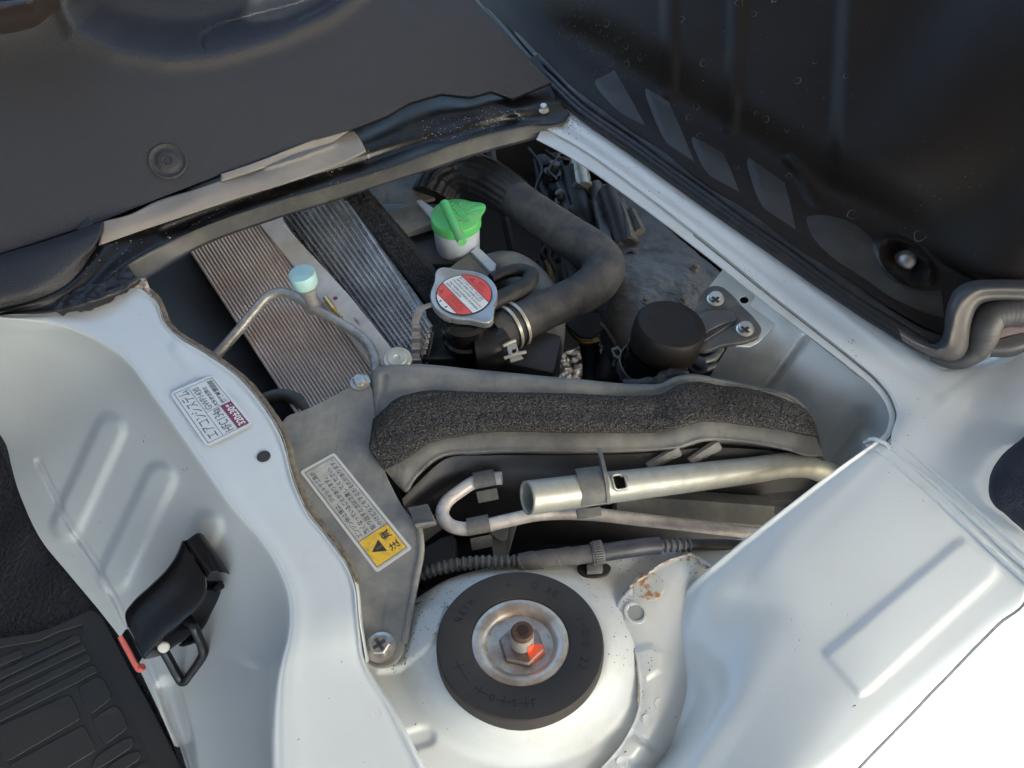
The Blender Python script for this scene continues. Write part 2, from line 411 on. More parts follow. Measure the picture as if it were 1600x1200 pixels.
M['dish'] = mat('rusty_zinc_dish', (.56, .53, .47), .34, metal=.5, bump=(300, .15, .0005), mix=[((.20, .12, .075), 55, .44, .66, .75, 'n'), ((.34, .27, .22), 28, .35, .6, .6, 'n'), ((.03, .025, .02), 200, .25, .21, .8, 'v')])
M['nut'] = mat('brown_steel_nut', (.30, .25, .22), .38, metal=.75, mix=[((.16, .11, .085), 130, .4, .65, .8, 'n')])
M['thread'] = mat('bright_thread', (.30, .28, .26), .5, metal=.3, mix=[((.25, .16, .10), 140, .5, .7, .7, 'n')])
M['rusty'] = mat('rust_brown_steel', (.13, .075, .05), .7, metal=.4, mix=[((.05, .03, .02), 200, .4, .7, .8, 'n')])
M['redmark'] = mat('red_paint_mark', (.80, .11, .04), .5, mix=[((.5, .2, .12), 300, .5, .7, .6, 'n')])
M['bolt'] = mat('zinc_bolt', (.50, .49, .46), .35, metal=.8, mix=[((.22, .20, .17), 150, .4, .68, .8, 'n')])
M['cap'] = mat('aluminium_cap', (.46, .46, .45), .38, metal=.75, bump=(600, .1, .0002), mix=[((.30, .29, .27), 120, .45, .75, .6, 'n')])
M['red'] = mat('red_print', (.70, .075, .055), .45, mix=[((.55, .12, .09), 200, .5, .7, .5, 'n')])
M['label_w'] = mat('white_print', (.72, .74, .72), .45, mix=[((.55, .55, .5), 150, .55, .7, .6, 'n')])
M['ink'] = mat('black_ink', (.035, .035, .035), .5)
M['ink_grey'] = mat('grey_ink', (.10, .11, .12), .5)
M['ink_red'] = mat('dark_red_ink', (.36, .05, .02), .5)
M['label_c'] = mat('dusty_cream_label', (.50, .485, .43), .55, mix=[((.34, .325, .28), 130, .42, .65, .7, 'n'), ((.10, .09, .07), 330, .3, .25, .8, 'v')])
M['label_bd'] = mat('label_border', (.62, .61, .56), .5)
M['label_cl'] = mat('silver_label', (.66, .69, .70), .35, metal=.05)
M['yellow'] = mat('yellow_print', (.80, .50, .04), .5, mix=[((.45, .30, .06), 160, .48, .66, .7, 'n'), ((.12, .09, .03), 330, .27, .22, .8, 'v')])
M['purple'] = mat('plum_print', (.22, .028, .095), .4)
M['green'] = mat('green_plastic', (.11, .55, .15), .42, sub=.15, mix=[((.28, .42, .20), 70, .45, .72, .7, 'n')])
M['poly'] = mat('milky_polyethylene', (.56, .63, .70), .42, sub=.3, mix=[((.42, .42, .38), 50, .5, .75, .5, 'n')])
M['teal'] = mat('pale_blue_plastic', (.36, .62, .66), .45, sub=.1, mix=[((.40, .52, .42), 90, .4, .65, .8, 'n')])
M['clamp'] = mat('cream_spring_steel', (.46, .45, .38), .4, metal=.4, mix=[((.28, .26, .2), 70, .45, .7, .7, 'n')])
M['bracket'] = mat('cast_aluminium_dusty', (.09, .09, .086), .5, metal=.4, bump=(300, .3, .0005), mix=[((.17, .16, .14), 50, .45, .7, .8, 'n')])
M['cast'] = mat('oily_cast_aluminium', (.15, .145, .14), .55, metal=.15, bump=(110, .7, .003), rvar=.2, mix=[((.21, .20, .185), 24, .5, .72, .8, 'n'), ((.02, .018, .016), 22, .5, .7, .9, 'n')])
M['eng'] = mat('dark_engine_metal', (.05, .05, .055), .5, metal=.3, bump=(150, .3, .001), mix=[((.07, .065, .058), 60, .5, .72, .7, 'n')])
M['blackcap'] = mat('black_rubber_cap', (.014, .0115, .0103), .55, spec=.3, bump=(250, .2, .0006), mix=[((.02, .0175, .015), 50, .45, .7, .6, 'n')])
M['gold'] = mat('gold_tube', (.30, .20, .09), .35, metal=.8)
M['latch'] = mat('gloss_black_steel', (.003, .0033, .005), .22, spec=.25, bump=(60, .03, .001), mix=[((.03, .03, .033), 80, .6, .8, .5, 'n')])
M['wire'] = mat('black_wire', (.015, .018, .024), .28, metal=.2)
M['pinkred'] = mat('faded_red_rubber', (.55, .12, .11), .5)
M['vinyl'] = mat('wrinkled_black_vinyl', (.012, .0115, .014), .36, bump=(260, .9, .0028), bump2=(700, .5, .0008))
M['mat'] = mat('grey_black_mat_rubber', (.020, .022, .024), .6, bump=(500, .15, .0004), mix=[((.034, .031, .029), 12, .45, .75, .7, 'n'), ((.07, .09, .09), 26, .66, .74, .6, 'n')])
M['cloth'] = mat('navy_cloth', (.016, .02, .034), .85, bump=(700, .8, .001, 'v'))
M['cloth_pink'] = mat('grey_pink_cloth', (.15, .115, .115), .9, bump=(900, .5, .0006, 'v'))
M['tape'] = mat('grey_cloth_tape', (.075, .075, .078), .7, bump=(400, .3, .0006), mix=[((.14, .13, .12), 60, .45, .7, .7, 'n')])
M['conduit'] = mat('grey_conduit', (.07, .07, .07), .6, mix=[((.13, .125, .11), 60, .45, .7, .7, 'n')])
M['clip'] = mat('grey_nylon_clip', (.10, .10, .097), .6, bump=(350, .3, .0005), mix=[((.20, .19, .17), 60, .42, .7, .8, 'n')])
M['gravel'] = mat('gravel', (.42, .37, .35), .9, mix=[((.10, .08, .075), 28, .38, .56, .8, 'n'), ((.66, .62, .6), 60, .52, .62, .8, 'n')], bump=(45, 1., .02, 'v'))
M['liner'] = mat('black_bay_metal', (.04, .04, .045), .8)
M['facet'] = mat('black_paint_sheen', (.030, .030, .0285), .45, spec=.35, mix=[((.055, .055, .052), 30, .4, .7, .7, 'n'), ((.03, .03, .03), 14, .5, .75, .6, 'n')])  # lighter grey paints the sky sheen on the black panel's lower border
M['crumb'] = mat('dark_dirt_crumb', (.05, .042, .035), .9)
M['crumb_l'] = mat('pale_dirt_crumb', (.40, .37, .31), .9)
M['roofw'] = mat('unseen_headliner', (.62, .62, .60), .8)
M['silverdust'] = mat('silver_bolt', (.55, .55, .5), .3, metal=.7)
# ================================================================ SETTING: ground and van body
g = mesh('gravel_ground', [(-6, -6, -.62), (6, -6, -.62), (6, 6, -.62), (-6, 6, -.62)], [(0, 1, 2, 3)], M['gravel'])
tag(g, 'pale pinkish gravel ground seen through the gap below the engine', kind='structure')
st = MB()
gc = W(895, 570, -61)
for i in range(900):
    a = rng.uniform(-.16, .16, 2); r = rng.uniform(.006, .016); c = gc + Vector((a[0], a[1], r*.3))
    m = Matrix.Rotation(rng.uniform(0, 6.3), 3, 'Z') @ Matrix.Rotation(rng.uniform(-.6, .6), 3, 'X')
    vs = []
    for k in range(5): vs.append(c + m @ Vector((math.cos(k*1.256)*r*rng.uniform(.7, 1.1), math.sin(k*1.256)*r*.8, 0)))
    tp = c + m @ Vector((0, 0, r*.7)); st.add(vs + [tp], [(k, (k+1) % 5, 5) for k in range(5)] + [(4, 3, 2, 1, 0)])
M['stone'] = mat('stone', (.50, .45, .43), .9, mix=[((.22, .18, .17), 35, .4, .6, .9, 'n'), ((.72, .69, .67), 50, .52, .62, .8, 'n')])
tag(st.build('gravel_stones', M['stone'], smooth=False), 'loose light stones of the gravel below the engine bay', kind='stuff')

van = thing('van_body', 'glossy white painted van body panels framing the open engine bay', 'van body', W(800, 900, -3))

# --- left seat-box panel: flange A..B and sloping outer wall A..D with pressed ribs
A = [(-160,470,-.2),(0,497,-.2),(110,515,-.2),(190,560,-.2),(240,625,-.2),(300,710,-.2),(360,795,-.2),(415,860,-.2),(447,930,-.2),(449,985,-.2),(434,1050,-.2),(426,1120,-.2),(426,1270,-.2)]
B = [(-160,455,0),(20,487,0),(205,440,.0),(236,458,0),(262,510,0),(330,556,0),(378,592,0),(408,628,0),(442,685,0),(456,740,0),(478,795,0),(522,852,0),(552,903,0),(562,975,0),(572,1035,-.6),(612,1100,-1.0),(700,1270,-1.2)]
D = [(-240,560,-13),(-80,620,-13),(3,690,-13),(30,770,-13),(62,840,-13),(110,900,-13),(160,960,-13),(204,1020,-13),(234,1080,-13),(266,1150,-13),(310,1270,-13)]
def inner_rail(dx, dy, z): return shift(B, dx, dy, z)
def dz_flange(x, y):
    z = .35 * np.exp(-((x-275)**2/900 + (y-590)**2/250))*0
    z += .12 * (1 - sstep(sd_line(x, y, [(275,545),(300,575),(340,600)]), 0, 16))
    return z
ribs = [((172,672),(104,820),26), ((250,748),(178,900),27), ((325,822),(240,985),25), ((330,1190),(290,1090),18)]
def dz_wall(x, y):
    z = np.zeros_like(x)
    for a, b, r in ribs[:3]:
        d = sd_caps(x, y, a, b); z += .52 * (1 - sstep(d, r-14, r+5)) 
    z += -.35 * (1 - sstep(sd_line(x, y, [(60,722),(105,815),(150,880),(204,985),(240,1055),(290,1180),(320,1260)]), 1.5, 7))
    z += -1.4 * (1 - sstep(sd_line(x, y, [(262,1075),(283,1150),(300,1260)]), 3, 22))
    return z
wall_rails = [blend(A,D,1,.0), blend(A,D,.88,-.1), blend(A,D,.6,-.8), blend(A,D,.3,-.9), blend(A,D,.11,-.58), blend(A,D,.035,-.14),
    blend(A,D,0,.12), blend(A,B,.06,.28), blend(A,B,.13,.30), blend(A,B,.3,.22), blend(A,B,.7,.12), blend(A,B,.93,.02), blend(A,B,.985,-.06), blend(A,B,1,-.5)]
wl = patch('seat_box_panel', wall_rails, 240, [12,26,34,16,8,6,6,5,7,14,8,4,3], M['paint_clean'], van, dz=lambda x,y: dz_wall(x,y)+dz_flange(x,y), solid=0, tv=[0,.12,.4,.7,.89,.965,1,1.05,1.12,1.3,1.7,1.93,1.985,2])
# inner lip of the flange with brown seam sealer
def inward(rail, d): # toward the bay (right/up in the photo)
    P = resample(rail, 120); T = np.gradient(P[:, :2], axis=0); T /= np.linalg.norm(T, axis=1)[:, None] + 1e-9
    N2 = np.stack([T[:, 1], -T[:, 0]], 1); Q = P.copy(); Q[:, :2] += N2 * d; return [tuple(q) for q in Q]
Bv = B[2:15]
patch('inner_lip', [shift(Bv,0,0,-.1), [(p[0],p[1],p[2]-.35) for p in inward(Bv, 3)], [(p[0],p[1],-1.6) for p in inward(Bv, 5)], [(p[0],p[1],-2.6) for p in inward(Bv, 3)]], 140, 3, M['paint_dirty'], van, solid=0)
Bs = [(212,446),(240,463),(266,512),(333,558),(381,594),(412,630),(446,687),(460,742),(483,797),(527,854),(552,898),(556,912)]
sl = tube('sealer_bead', [W(p[0]+1, p[1]-1, -.35) for p in Bs], .28, M['sealer'], van, n=160, seg=8, fn=lambda s, t, u: 1 + .25*noise.noise(Vector((s*180, t, 0))))
# little torn sealer at the top corner of the flange
patch('corner_sealer', [[(196,441,.12),(216,436,.1),(228,433,.1)],[(200,446,.15),(218,446,.2),(236,458,.1)],[(206,449,.12),(224,452,.2),(241,470,.1)]], 14, 6, M['rust'], van, solid=0, rough=(.15, 300))
# hole in the flange
c = W(412, 713, .14)
lathe('drain_hole', c, (0,0,1), [(.52,0),(.46,.012),(.46,-.05),(.44,-.6),(0,-.6)], M['liner'], van, seg=24)
hq_, hm_ = hit(bvh(wl), 588, 1115)
if hq_ is not None: lathe('access_dimple', hq_, hm_, [(.40,-.02),(.37,.012),(.32,.0),(0,.0)], M['paint_clean'], van, seg=24)

# --- rail and right corner
O = [(835,138,0),(900,183,0),(1000,254,0),(1100,324,0),(1200,393,0),(1300,462,0),(1400,530,0),(1480,574,0),(1560,556,.6),(1640,520,1.2),(1720,500,1.6)]
Iin = [(838,218,0),(880,240,0),(1000,322,0),(1100,398,0),(1200,477,0),(1280,538,0),(1330,577,0),(1362,604,0),(1382,630,0),(1389,654,0),(1384,674,0),(1368,689,0),(1352,694,0)]
def outward(rail, d0, d1, n=60):
    P = resample(rail, n); T = np.gradient(P[:, :2], axis=0); T /= np.linalg.norm(T, axis=1)[:, None] + 1e-9
    dd = np.linspace(d0, d1, n)[:, None]; Q = P.copy(); Q[:, :2] += np.stack([T[:, 1], -T[:, 0]], 1) * dd; return [tuple(q) for q in Q]
Iout = outward(Iin, 22, 13)
I = Iout[:-5] + [(1394,700,.02),(1416,720,.02),(1450,752,0),(1600,885,0),(1720,985,0)]
Ia = Iout[:-5]
Or = np.vstack([resample(O[:9], 171), resample(O[8:], 90)[1:]])
Ir = np.vstack([resample(Ia, 171), resample([Ia[-1]] + I[len(Ia):], 90)[1:]])
def rb(t, dz=0): c = Or*(1-t) + Ir*t; c[:, 2] += dz; return [tuple(q) for q in c]
def dz_rail(x, y):
    z = np.zeros_like(x)
    z += 1.3 * sstep(x, 1500, 1640) * sstep(-(y-760), -60, 160)
    z += .10 * (1 - sstep(sd_line(x, y, [(1250,440),(1380,540),(1440,590),(1478,628)]), 0, 9))
    z += -.10 * (1 - sstep(sd_line(x, y, [(1515,640),(1580,695),(1640,750)]), 2, 16))
    return z
patch('engine_bay_rail', [shift(rb(0),6,-8,-.2), rb(0), rb(.1,.06), rb(.5), rb(.94,.03), rb(1,-.05)], 260, [2,4,10,12,4], M['paint'], van, dz=dz_rail, solid=0, tv=[-.1,0,.1,.5,.94,1])
patch('opening_lip', [outward(Iin, 24, 16), shift(outward(Iin, 21, 12),0,0,-.26), shift(outward(Iin, 6, 4),0,0,-.30), shift(Iin,0,0,-.42), shift(outward(Iin, 0, 0),0,0,-.9), shift(outward(Iin, 6, 5),0,0,-1.6)], 240, [4,5,4,3,3], M['paint_tower2'], van, solid=0)
tube('rail_seam', [W(p[0],p[1],-.24) for p in outward(Iin, 17, 10)[22:]], .045, M['sealer'], van, n=90, seg=6)
# torn weld corner and two sealer ridges running to the right
tube('weld_bead', [W(*p) for p in [(1350,692,-.6),(1362,686,-.1),(1376,690,.1),(1392,700,.12)]], .16, M['paint'], van, n=20, seg=8, fn=lambda s,t,u: 1+.5*noise.noise(Vector((s*260,t*2,1))))
for dx, dy in ((0, 0), (-12, 10), (18, -4)):
    tube('seam_ridge', [W(*p) for p in [(1382+dx,694+dy,.0),(1450+dx,750+dy,.05),(1520+dx,812+dy,.05),(1600+dx,884+dy,.05),(1660+dx,935+dy,0)]], [.1,.2,.22,.2,.2], M['paint_clean'], van, n=70, seg=8, fn=lambda s,t,u: 1+.25*noise.noise(Vector((s*150,t,dx))))

# --- inside wall of the opening on the right
patch('bay_side_wall', [[(1180,462,-1.6),(1240,508,-1.6),(1330,580,-1.6),(1392,634,-1.6),(1396,668,-1.6),(1380,694,-1.8),(1330,725,-2)],
                        [(1150,520,-4.5),(1205,555,-4.5),(1290,615,-4.5),(1360,665,-4.8),(1365,700,-4.6),(1340,730,-4),(1300,750,-4)],
                        [(1095,612,-12),(1150,650,-12),(1225,700,-12),(1290,745,-12),(1300,790,-12),(1280,820,-11),(1240,840,-9)]], 120, 24, M['paint_wall'], van, solid=0,
      dz=lambda x, y: -.55*(1-sstep(sd_line(x, y, [(1262,522),(1238,556),(1190,618),(1170,650)]), 1, 9)) - 1.4*(1-sstep(sd_line(x, y, [(1375,690),(1345,660),(1290,740),(1220,820)]), 2, 34)))

# --- strut tower panel (flat ledge, dome under the rubber ring)
RC = (814, 1004)
def tower_z(x, y):
    d = np.hypot((x-RC[0]), (y-RC[1]-6)*1.12)
    z = -3.2 + 2.35 * (1 - sstep(d, 128, 200)) + .0125*(y-1004)*(1 - sstep(d, 140, 215))
    z += -.8 * sstep(y, 1120, 1260)
    z += -2.6 * (1 - sstep(sd_poly(x, y, [(1110,888),(1080,868),(1035,880),(985,918),(964,945),(968,975),(988,1012),(998,1060),(996,1110),(972,1160),(925,1215),(860,1300),(1500,1400),(1500,888)]), -22, -6))
    # stamped lip around the cover bolt
    e = sd_poly(x, y, [(560,985),(640,952),(700,935),(690,990),(660,1022),(625,1048),(590,1050),(565,1030)])
    z += .55 * (1 - sstep(e, -8, 4))
    z += -.25*(1-sstep(sd_caps(x, y, (600,1168),(665,1150)), 8, 20))
    return z
top = [(556,1020,0),(575,1000,0),(610,958,0),(645,938,0),(700,905,0),(760,888,0),(850,874,0),(1000,862,0),(1100,850,0),(1200,835,0)]
bot = [(640,1290,0),(700,1300,0),(740,1300,0),(780,1300,0),(820,1300,0),(870,1300,0),(930,1300,0),(960,1300,0),(1000,1300,0),(1080,1300,0)]
patch('strut_tower', [shift(top,0,4,-1.8), shift(top,0,0,-.25), blend(top,bot,.02), blend(top,bot,.5), bot], 170, [2,2,60,50], M['paint_dirty'], van, dz=tower_z, linear_across=True, solid=0, tv=[-.03,-.01,.02,.5,1])


# --- right apron: overlapping plate with rusty edge, wheel-house slope and big panel with pressed pad
PE0 = [(1104,887,-2.0),(1092,873,-2.2),(1078,868,-2.4),(1055,873,-2.5),(1035,880,-2.6),(1010,896,-2.65),(985,918,-2.7),(964,945,-2.7),(968,975,-2.7),(988,1012,-2.7),(998,1060,-2.7),(996,1110,-2.8),(972,1160,-3),(925,1215,-3.4),(860,1300,-4)]
PE1 = [(1160,900,-3.0),(1150,905,-3.0),(1140,910,-3.0),(1130,920,-3.0),(1125,930,-3.0),(1120,940,-3.1),(1115,955,-3.1),(1110,975,-3.1),(1108,1000,-3.2),(1105,1025,-3.2),(1100,1060,-3.3),(1090,1110,-3.5),(1060,1170,-3.8),(1010,1240,-4.2),(960,1330,-4.8)]
def dz_plate(x, y):
    z = .22 * (1 - sstep(sd_poly(x, y, [(985,1012),(1020,1004),(1038,1020),(1036,1050),(1010,1066),(990,1050)]), -10, 2))
    z += .16 * (1 - sstep(sd_caps(x, y, (962,1165),(1010,1180)), 10, 22)) - .2*(1 - sstep(sd_line(x, y, [(990,1148),(1022,1172)]), 1, 8))
    z += .10*np.exp(-((x-993)**2+(y-957)**2)/900)
    return z
apron_plate = patch('wheel_house_plate', [shift(PE0,0,2,-.3), PE0, blend(PE0,PE1,.06,.06), blend(PE0,PE1,.45,.0), [(p[0],p[1],p[2]-1.3) for p in PE1]], 220, [2,4,22,12], M['paint_tower2'], van, dz=dz_plate, solid=.12, tv=[-.03,0,.06,.5,1], skip=(np.array(W(993,957,-2.6)), .0056))
R0 = [(1373,689,-.5),(1300,740,-.7),(1200,816,-1.0),(1150,855,-1.4),(1108,890,-2.0),(1075,920,-2.8),(1058,945,-3.3),(1052,975,-3.5),(1054,1005,-3.6),(1060,1035,-3.7),(1062,1070,-3.8),(1050,1115,-4.0),(1018,1165,-4.3),(972,1225,-4.7),(915,1310,-5.3)]
R1 = [(1377,691,-.15),(1306,744,-.3),(1207,822,-.55),(1158,862,-.9),(1118,896,-1.5),(1086,925,-2.4),(1068,950,-2.95),(1062,978,-3.2),(1063,1006,-3.4),(1069,1035,-3.5),(1071,1070,-3.65),(1060,1118,-3.85),(1028,1170,-4.1),(982,1230,-4.5),(924,1314,-5.1)]
R0 = [(p[0],p[1],p[2]-(1.0 if k>5 else .5 if k==5 else 0)) for k,p in enumerate(R0)]; R1 = [(p[0],p[1],p[2]-(.4 if k>5 else .15 if k==5 else 0)) for k,p in enumerate(R1)]
R2 = [(1384,696,0),(1320,752,-.1),(1228,830,-.25),(1180,874,-.5),(1140,912,-1.1),(1112,938,-1.9),(1094,962,-2.5),(1086,988,-2.9),(1086,1015,-3.15),(1090,1045,-3.3),(1090,1085,-3.5),(1076,1130,-3.75),(1035,1180,-4.8),(990,1235,-4.2),(930,1320,-4.6)]
R3 = [(1396,705,.05),(1345,760,0),(1262,838,-.05),(1215,888,-.15),(1196,922,-.4),(1188,950,-.75),(1184,975,-.8),(1178,1000,-.9),(1170,1025,-1.0),(1158,1055,-1.1),(1138,1095,-1.3),(1108,1140,-1.5),(1073,1190,-1.8),(1030,1240,-2.2),(975,1330,-3.4)]
R4 = [(1420,720,.1),(1385,775,.1),(1325,850,.1),(1280,910,.05),(1264,940,0),(1256,965,-.1),(1248,990,-.2),(1240,1015,-.3),(1230,1040,-.4),(1215,1070,-.5),(1195,1110,-.6),(1165,1155,-.8),(1130,1205,-1),(1095,1255,-1.2),(1040,1340,-1.4)]
R5 = [(1450,745,.1),(1450,800,.1),(1420,870,.1),(1380,930,.1),(1365,960,.1),(1350,985,.1),(1340,1010,.05),(1328,1035,.05),(1315,1060,0),(1295,1090,0),(1270,1130,-.05),(1240,1175,-.1),(1205,1225,-.2),(1170,1275,-.3),(1120,1360,-.4)]
R6 = [(1605,885,-.1),(1604,905,-.15),(1600,938,-.2),(1560,972,-.3),(1540,992,-.3),(1518,1014,-.3),(1498,1035,-.3),(1478,1056,-.3),(1455,1079,-.3),(1428,1108,-.3),(1392,1145,-.3),(1355,1183,-.3),(1315,1226,-.4),(1275,1270,-.5),(1210,1350,-.5)]
PAD = [(1290,1030),(1287,1018),(1300,1008),(1492,846),(1508,840),(1560,882),(1562,896),(1552,908),(1358,1084),(1342,1090)]
FAC = [(1436,1026),(1545,905),(1562,888),(1590,930),(1592,944)]
def dz_panel(x, y):
    z = .22 * (1 - sstep(sd_poly(x, y, PAD), -11, 4))
    z += -.12 * (1 - sstep(sd_poly(x, y, [(1195,852),(1188,980),(1120,1090),(1085,1090),(1100,930)]), -55, 30))
    return z
apron = patch('right_body_panel', [shift(R0,-1,3,-.35), R0, R1, R2, R3, R4, R5, R6], 260, [2,6,8,14,14,16,34], M['paint_clean'], van, dz=dz_panel, solid=.12, tv=[-.1,0,1,2,3.4,4.6,5.6,7.5])
aT = bvh(apron_plate); hp_ = W(993,957,-2.52); hn_ = Vector((.02,.02,1)).normalized()
lathe('locating_hole', hp_, hn_, [(.86,-.06),(.82,.02),(.70,.045),(.62,.02),(.60,-.12),(.60,-.2),(.66,-.2),(.72,-.1),(.86,-.06)], M['paint_tower2'], van, seg=36)
# lobe of rusty tab under the plate
M['rust_spot'] = mat('cream_paint_with_rust', (.50, .50, .44), .6, mix=[((.36, .15, .04), 90, .53, .6, .95, 'n'), ((.08, .05, .03), 260, .6, .68, .8, 'n')], bump=(500, .3, .0006))
hp_, hn_ = hit(aT, 1013, 916)
lathe('rusty_tab', hp_, hn_, [(1.12,-.1),(1.10,.05),(.95,.09),(.6,.05),(0,.05)], M['rust_spot'], van, seg=40, fn=lambda th,h: 1+.05*math.sin(2*th+1))
def edge_rust(P, r, am, sd0):
    Q = [W(*p) for p in P]
    tube('rusty_edge', Q, r, M['rust'], van, n=60, seg=7, fn=lambda s,t,u: 1+am*noise.noise(Vector((s*300,t,sd0))))
edge_rust([(984,917,-2.55),(1010,898,-2.5),(1037,879,-2.4),(1060,871,-2.3),(1080,867,-2.2),(1094,876,-2.0),(1106,887,-1.75)], .09, .6, 2)
edge_rust([(963,948,-2.6),(968,975,-2.6),(987,1012,-2.6),(997,1055,-2.6),(997,1100,-2.7)], .04, .7, 5)
specks('rust_specks', apron_plate, [(975,935,10,18,.9),(995,905,9,30,1.3),(1075,873,12,30,1.2),(1094,880,6,14,1.2),(970,980,5,10,.8),(990,1020,3,6,.7),(998,1075,3,6,.7)], M['rust'])
for q in ((1012,1125),(972,1190),(1030,1100)):
    hp_, hn_ = hit(aT, *q)
    if hp_ is not None: lathe('spot_weld', hp_, hn_, [(.42,-.02),(.38,.035),(.30,.04),(.2,.012),(0,.012)], M['paint_tower2'], van, seg=20)

# sill beyond the panel gap, in the sun
S0 = shift(R6[1:], 3, 3, -.12)
S1 = [(p[0]+210, p[1]+210, -.9) for p in R6[1:]]
patch('door_sill', [shift(S0,-1,-1,-.9), S0, shift(S0,10,10,.02), blend(S0,S1,.35), S1], 60, [2,3,8,12], M['paint_clean'], van, solid=0, dz=lambda x,y: -.25*(1-sstep(sd_poly(x,y,[(1510,1090),(1560,1020),(1640,1000),(1700,1100),(1560,1100)]),-8,3)))
tube('sill_gasket', [W(p[0]+3,p[1]+3,-.6) for p in R6[2:]], .12, M['paint_wall'], van, n=40, seg=6)

# the van's roof over the seats (outside the frame), its edge throws the shade line across the sill
L1, L2 = W(1290,1196,-.3), W(1602,940,-.3)
t_ = (.80 - L1.z) / SUN.z
E1, E2 = L1 + SUN*t_, L2 + SUN*t_
dl = (E2 - E1).normalized(); nn = Vector((-dl.y, dl.x, 0))
if nn.dot(Vector((0,0,1)).cross(dl)) < 0: nn = -nn
if nn.y < 0: nn = -nn
a0, a1 = E1 - dl*1.9, E2 + dl*1.7
PS = plane3((0,396,1.4),(560,198,2.8),(300,-20,13))      # the grey trim panel's plane
RP = Pl((0, 0, .80), (0, 0, -1)); RP.n = Vector((0,0,1)); RP.x = Vector((1,0,0)); RP.y = Vector((0,1,0))
def sun_to_roof(p): return p + SUN*((.80 - p.z)/SUN.z)
gap = [sun_to_roof(PS.at(*q)) for q in [(396,46),(410,0),(430,-30),(480,-80),(640,-120),(600,-14),(525,30),(475,54),(430,54)]]  # roof opening added and shaped to let a sun patch onto the trim
plate2('unseen_roof_panel', RP, [[(p.x, p.y) for p in (a0, a1, a1 + nn*1.9, a0 + nn*1.9)], [(p.x, p.y) for p in gap]], 3, M['roofw'], van, bevel=.02, h=3)

V, f = box_data((-1.0, -.1, .12), Vector((.3,0,0)), Vector((0,2.0,0)), Vector((0,0,.75)))  # unseen dark box added to block light coming from the left
mesh('dash_light_block', V, f, M['seal_grey'], van, False)

# dark inside of the engine bay: side sheets and under-tray with a gap to the road
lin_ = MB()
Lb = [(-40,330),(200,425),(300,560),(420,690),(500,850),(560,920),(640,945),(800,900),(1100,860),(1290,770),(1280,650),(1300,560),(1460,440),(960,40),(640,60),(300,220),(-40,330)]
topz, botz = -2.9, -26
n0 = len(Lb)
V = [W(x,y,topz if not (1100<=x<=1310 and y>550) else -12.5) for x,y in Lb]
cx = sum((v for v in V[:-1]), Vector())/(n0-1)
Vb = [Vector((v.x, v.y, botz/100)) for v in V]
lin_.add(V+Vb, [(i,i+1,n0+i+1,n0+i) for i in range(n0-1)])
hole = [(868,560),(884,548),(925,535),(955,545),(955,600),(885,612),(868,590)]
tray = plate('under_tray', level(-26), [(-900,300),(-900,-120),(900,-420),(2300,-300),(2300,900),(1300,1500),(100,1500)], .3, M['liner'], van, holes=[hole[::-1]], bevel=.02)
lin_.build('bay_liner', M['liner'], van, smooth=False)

def byname(n): return bpy.data.objects[n]
rail_o = byname('engine_bay_rail'); tow_o = byname('strut_tower'); box_o = byname('seat_box_panel'); apr_o = byname('right_body_panel'); pla_o = byname('wheel_house_plate')
specks('dirt_crumbs', rail_o, [(885,190,12,150,.9),(870,182,10,60,.8),(940,235,8,9,.7),(990,268,10,10,.8),(1020,305,6,4,.8),(1062,310,8,8,.7),(1095,345,7,7,.6),(1180,425,8,12,.8),(1215,445,7,6,.6),(1330,510,(90,60),14,.6),(1200,430,(90,60),26,.5),(1320,540,8,8,.8),(1345,556,6,5,.8),(1440,640,(60,50),10,.6),(1240,500,(60,40),16,.5)], M['crumb'])
specks('dirt_crumbs', tow_o, [(680,950,(50,45),110,.7),(640,1010,(30,30),40,.6),(760,900,(60,15),30,.6),(960,900,(60,40),60,.6),(975,980,(25,60),40,.6),(950,880,(100,14),40,.6),(620,1030,12,40,.8),(900,1150,(80,40),6,.5),(700,1100,(60,80),8,.5)], M['crumb'])
specks('dirt_crumbs', apr_o, [(1325,960,2,2,.8),(1334,1105,2,2,.9),(1240,980,(60,60),6,.5),(1400,760,(60,60),8,.5)], M['crumb'])
specks('dirt_crumbs', box_o, [(225,690,2,2,.9),(290,735,3,3,.8),(130,850,60,7,.5),(300,900,60,6,.5),(500,1150,50,7,.5),(250,480,(40,30),8,.5)], M['crumb'])
specks('dirt_crumbs', pla_o, [(975,1000,(10,60),14,.7),(1000,1100,12,12,.6),(1020,1030,10,8,.8),(985,1180,20,8,.6)], M['crumb'])
# ================================================================ ENGINE BAY
# --- black cross member under the seat front, with its dusty lower lip
cm = thing('cross_member', 'black painted steel cross member with dusty grey lower lip running under the grey trim panel', 'cross member', W(450, 300, -1))
T = [(-80,500,.6),(0,485,.7),(60,460,.8),(105,432,.9),(132,400,1),(165,345,1.2),(300,285,1.2),(450,232,1.2),(560,200,1.2),(600,180,1.25),(640,158,1.5),(690,145,1.7),(735,151,1.5),(768,141,1.5),(798,158,1.2),(850,143,.9),(868,150,.6)]
Fr = [(-80,512,.5),(0,493,.5),(100,483,.5),(132,466,.5),(165,440,.5),(200,414,.5),(300,362,.5),(430,316,.5),(530,287,.5),(620,258,.5),(680,236,.5),(740,216,.5),(790,203,.5),(832,196,.5),(860,196,.5),(885,188,.5),(890,176,.5)]
Lo = [(-80,516,-.2),(0,496,-.2),(104,487,-.2),(140,474,-.2),(190,455,-.3),(235,432,-.8),(310,388,-1.3),(430,343,-1.4),(530,312,-1.4),(620,282,-1.4),(680,264,-1.4),(740,244,-1.4),(790,230,-1.3),(832,219,-1.1),(862,210,-.6),(884,194,-.1),(892,180,0)]
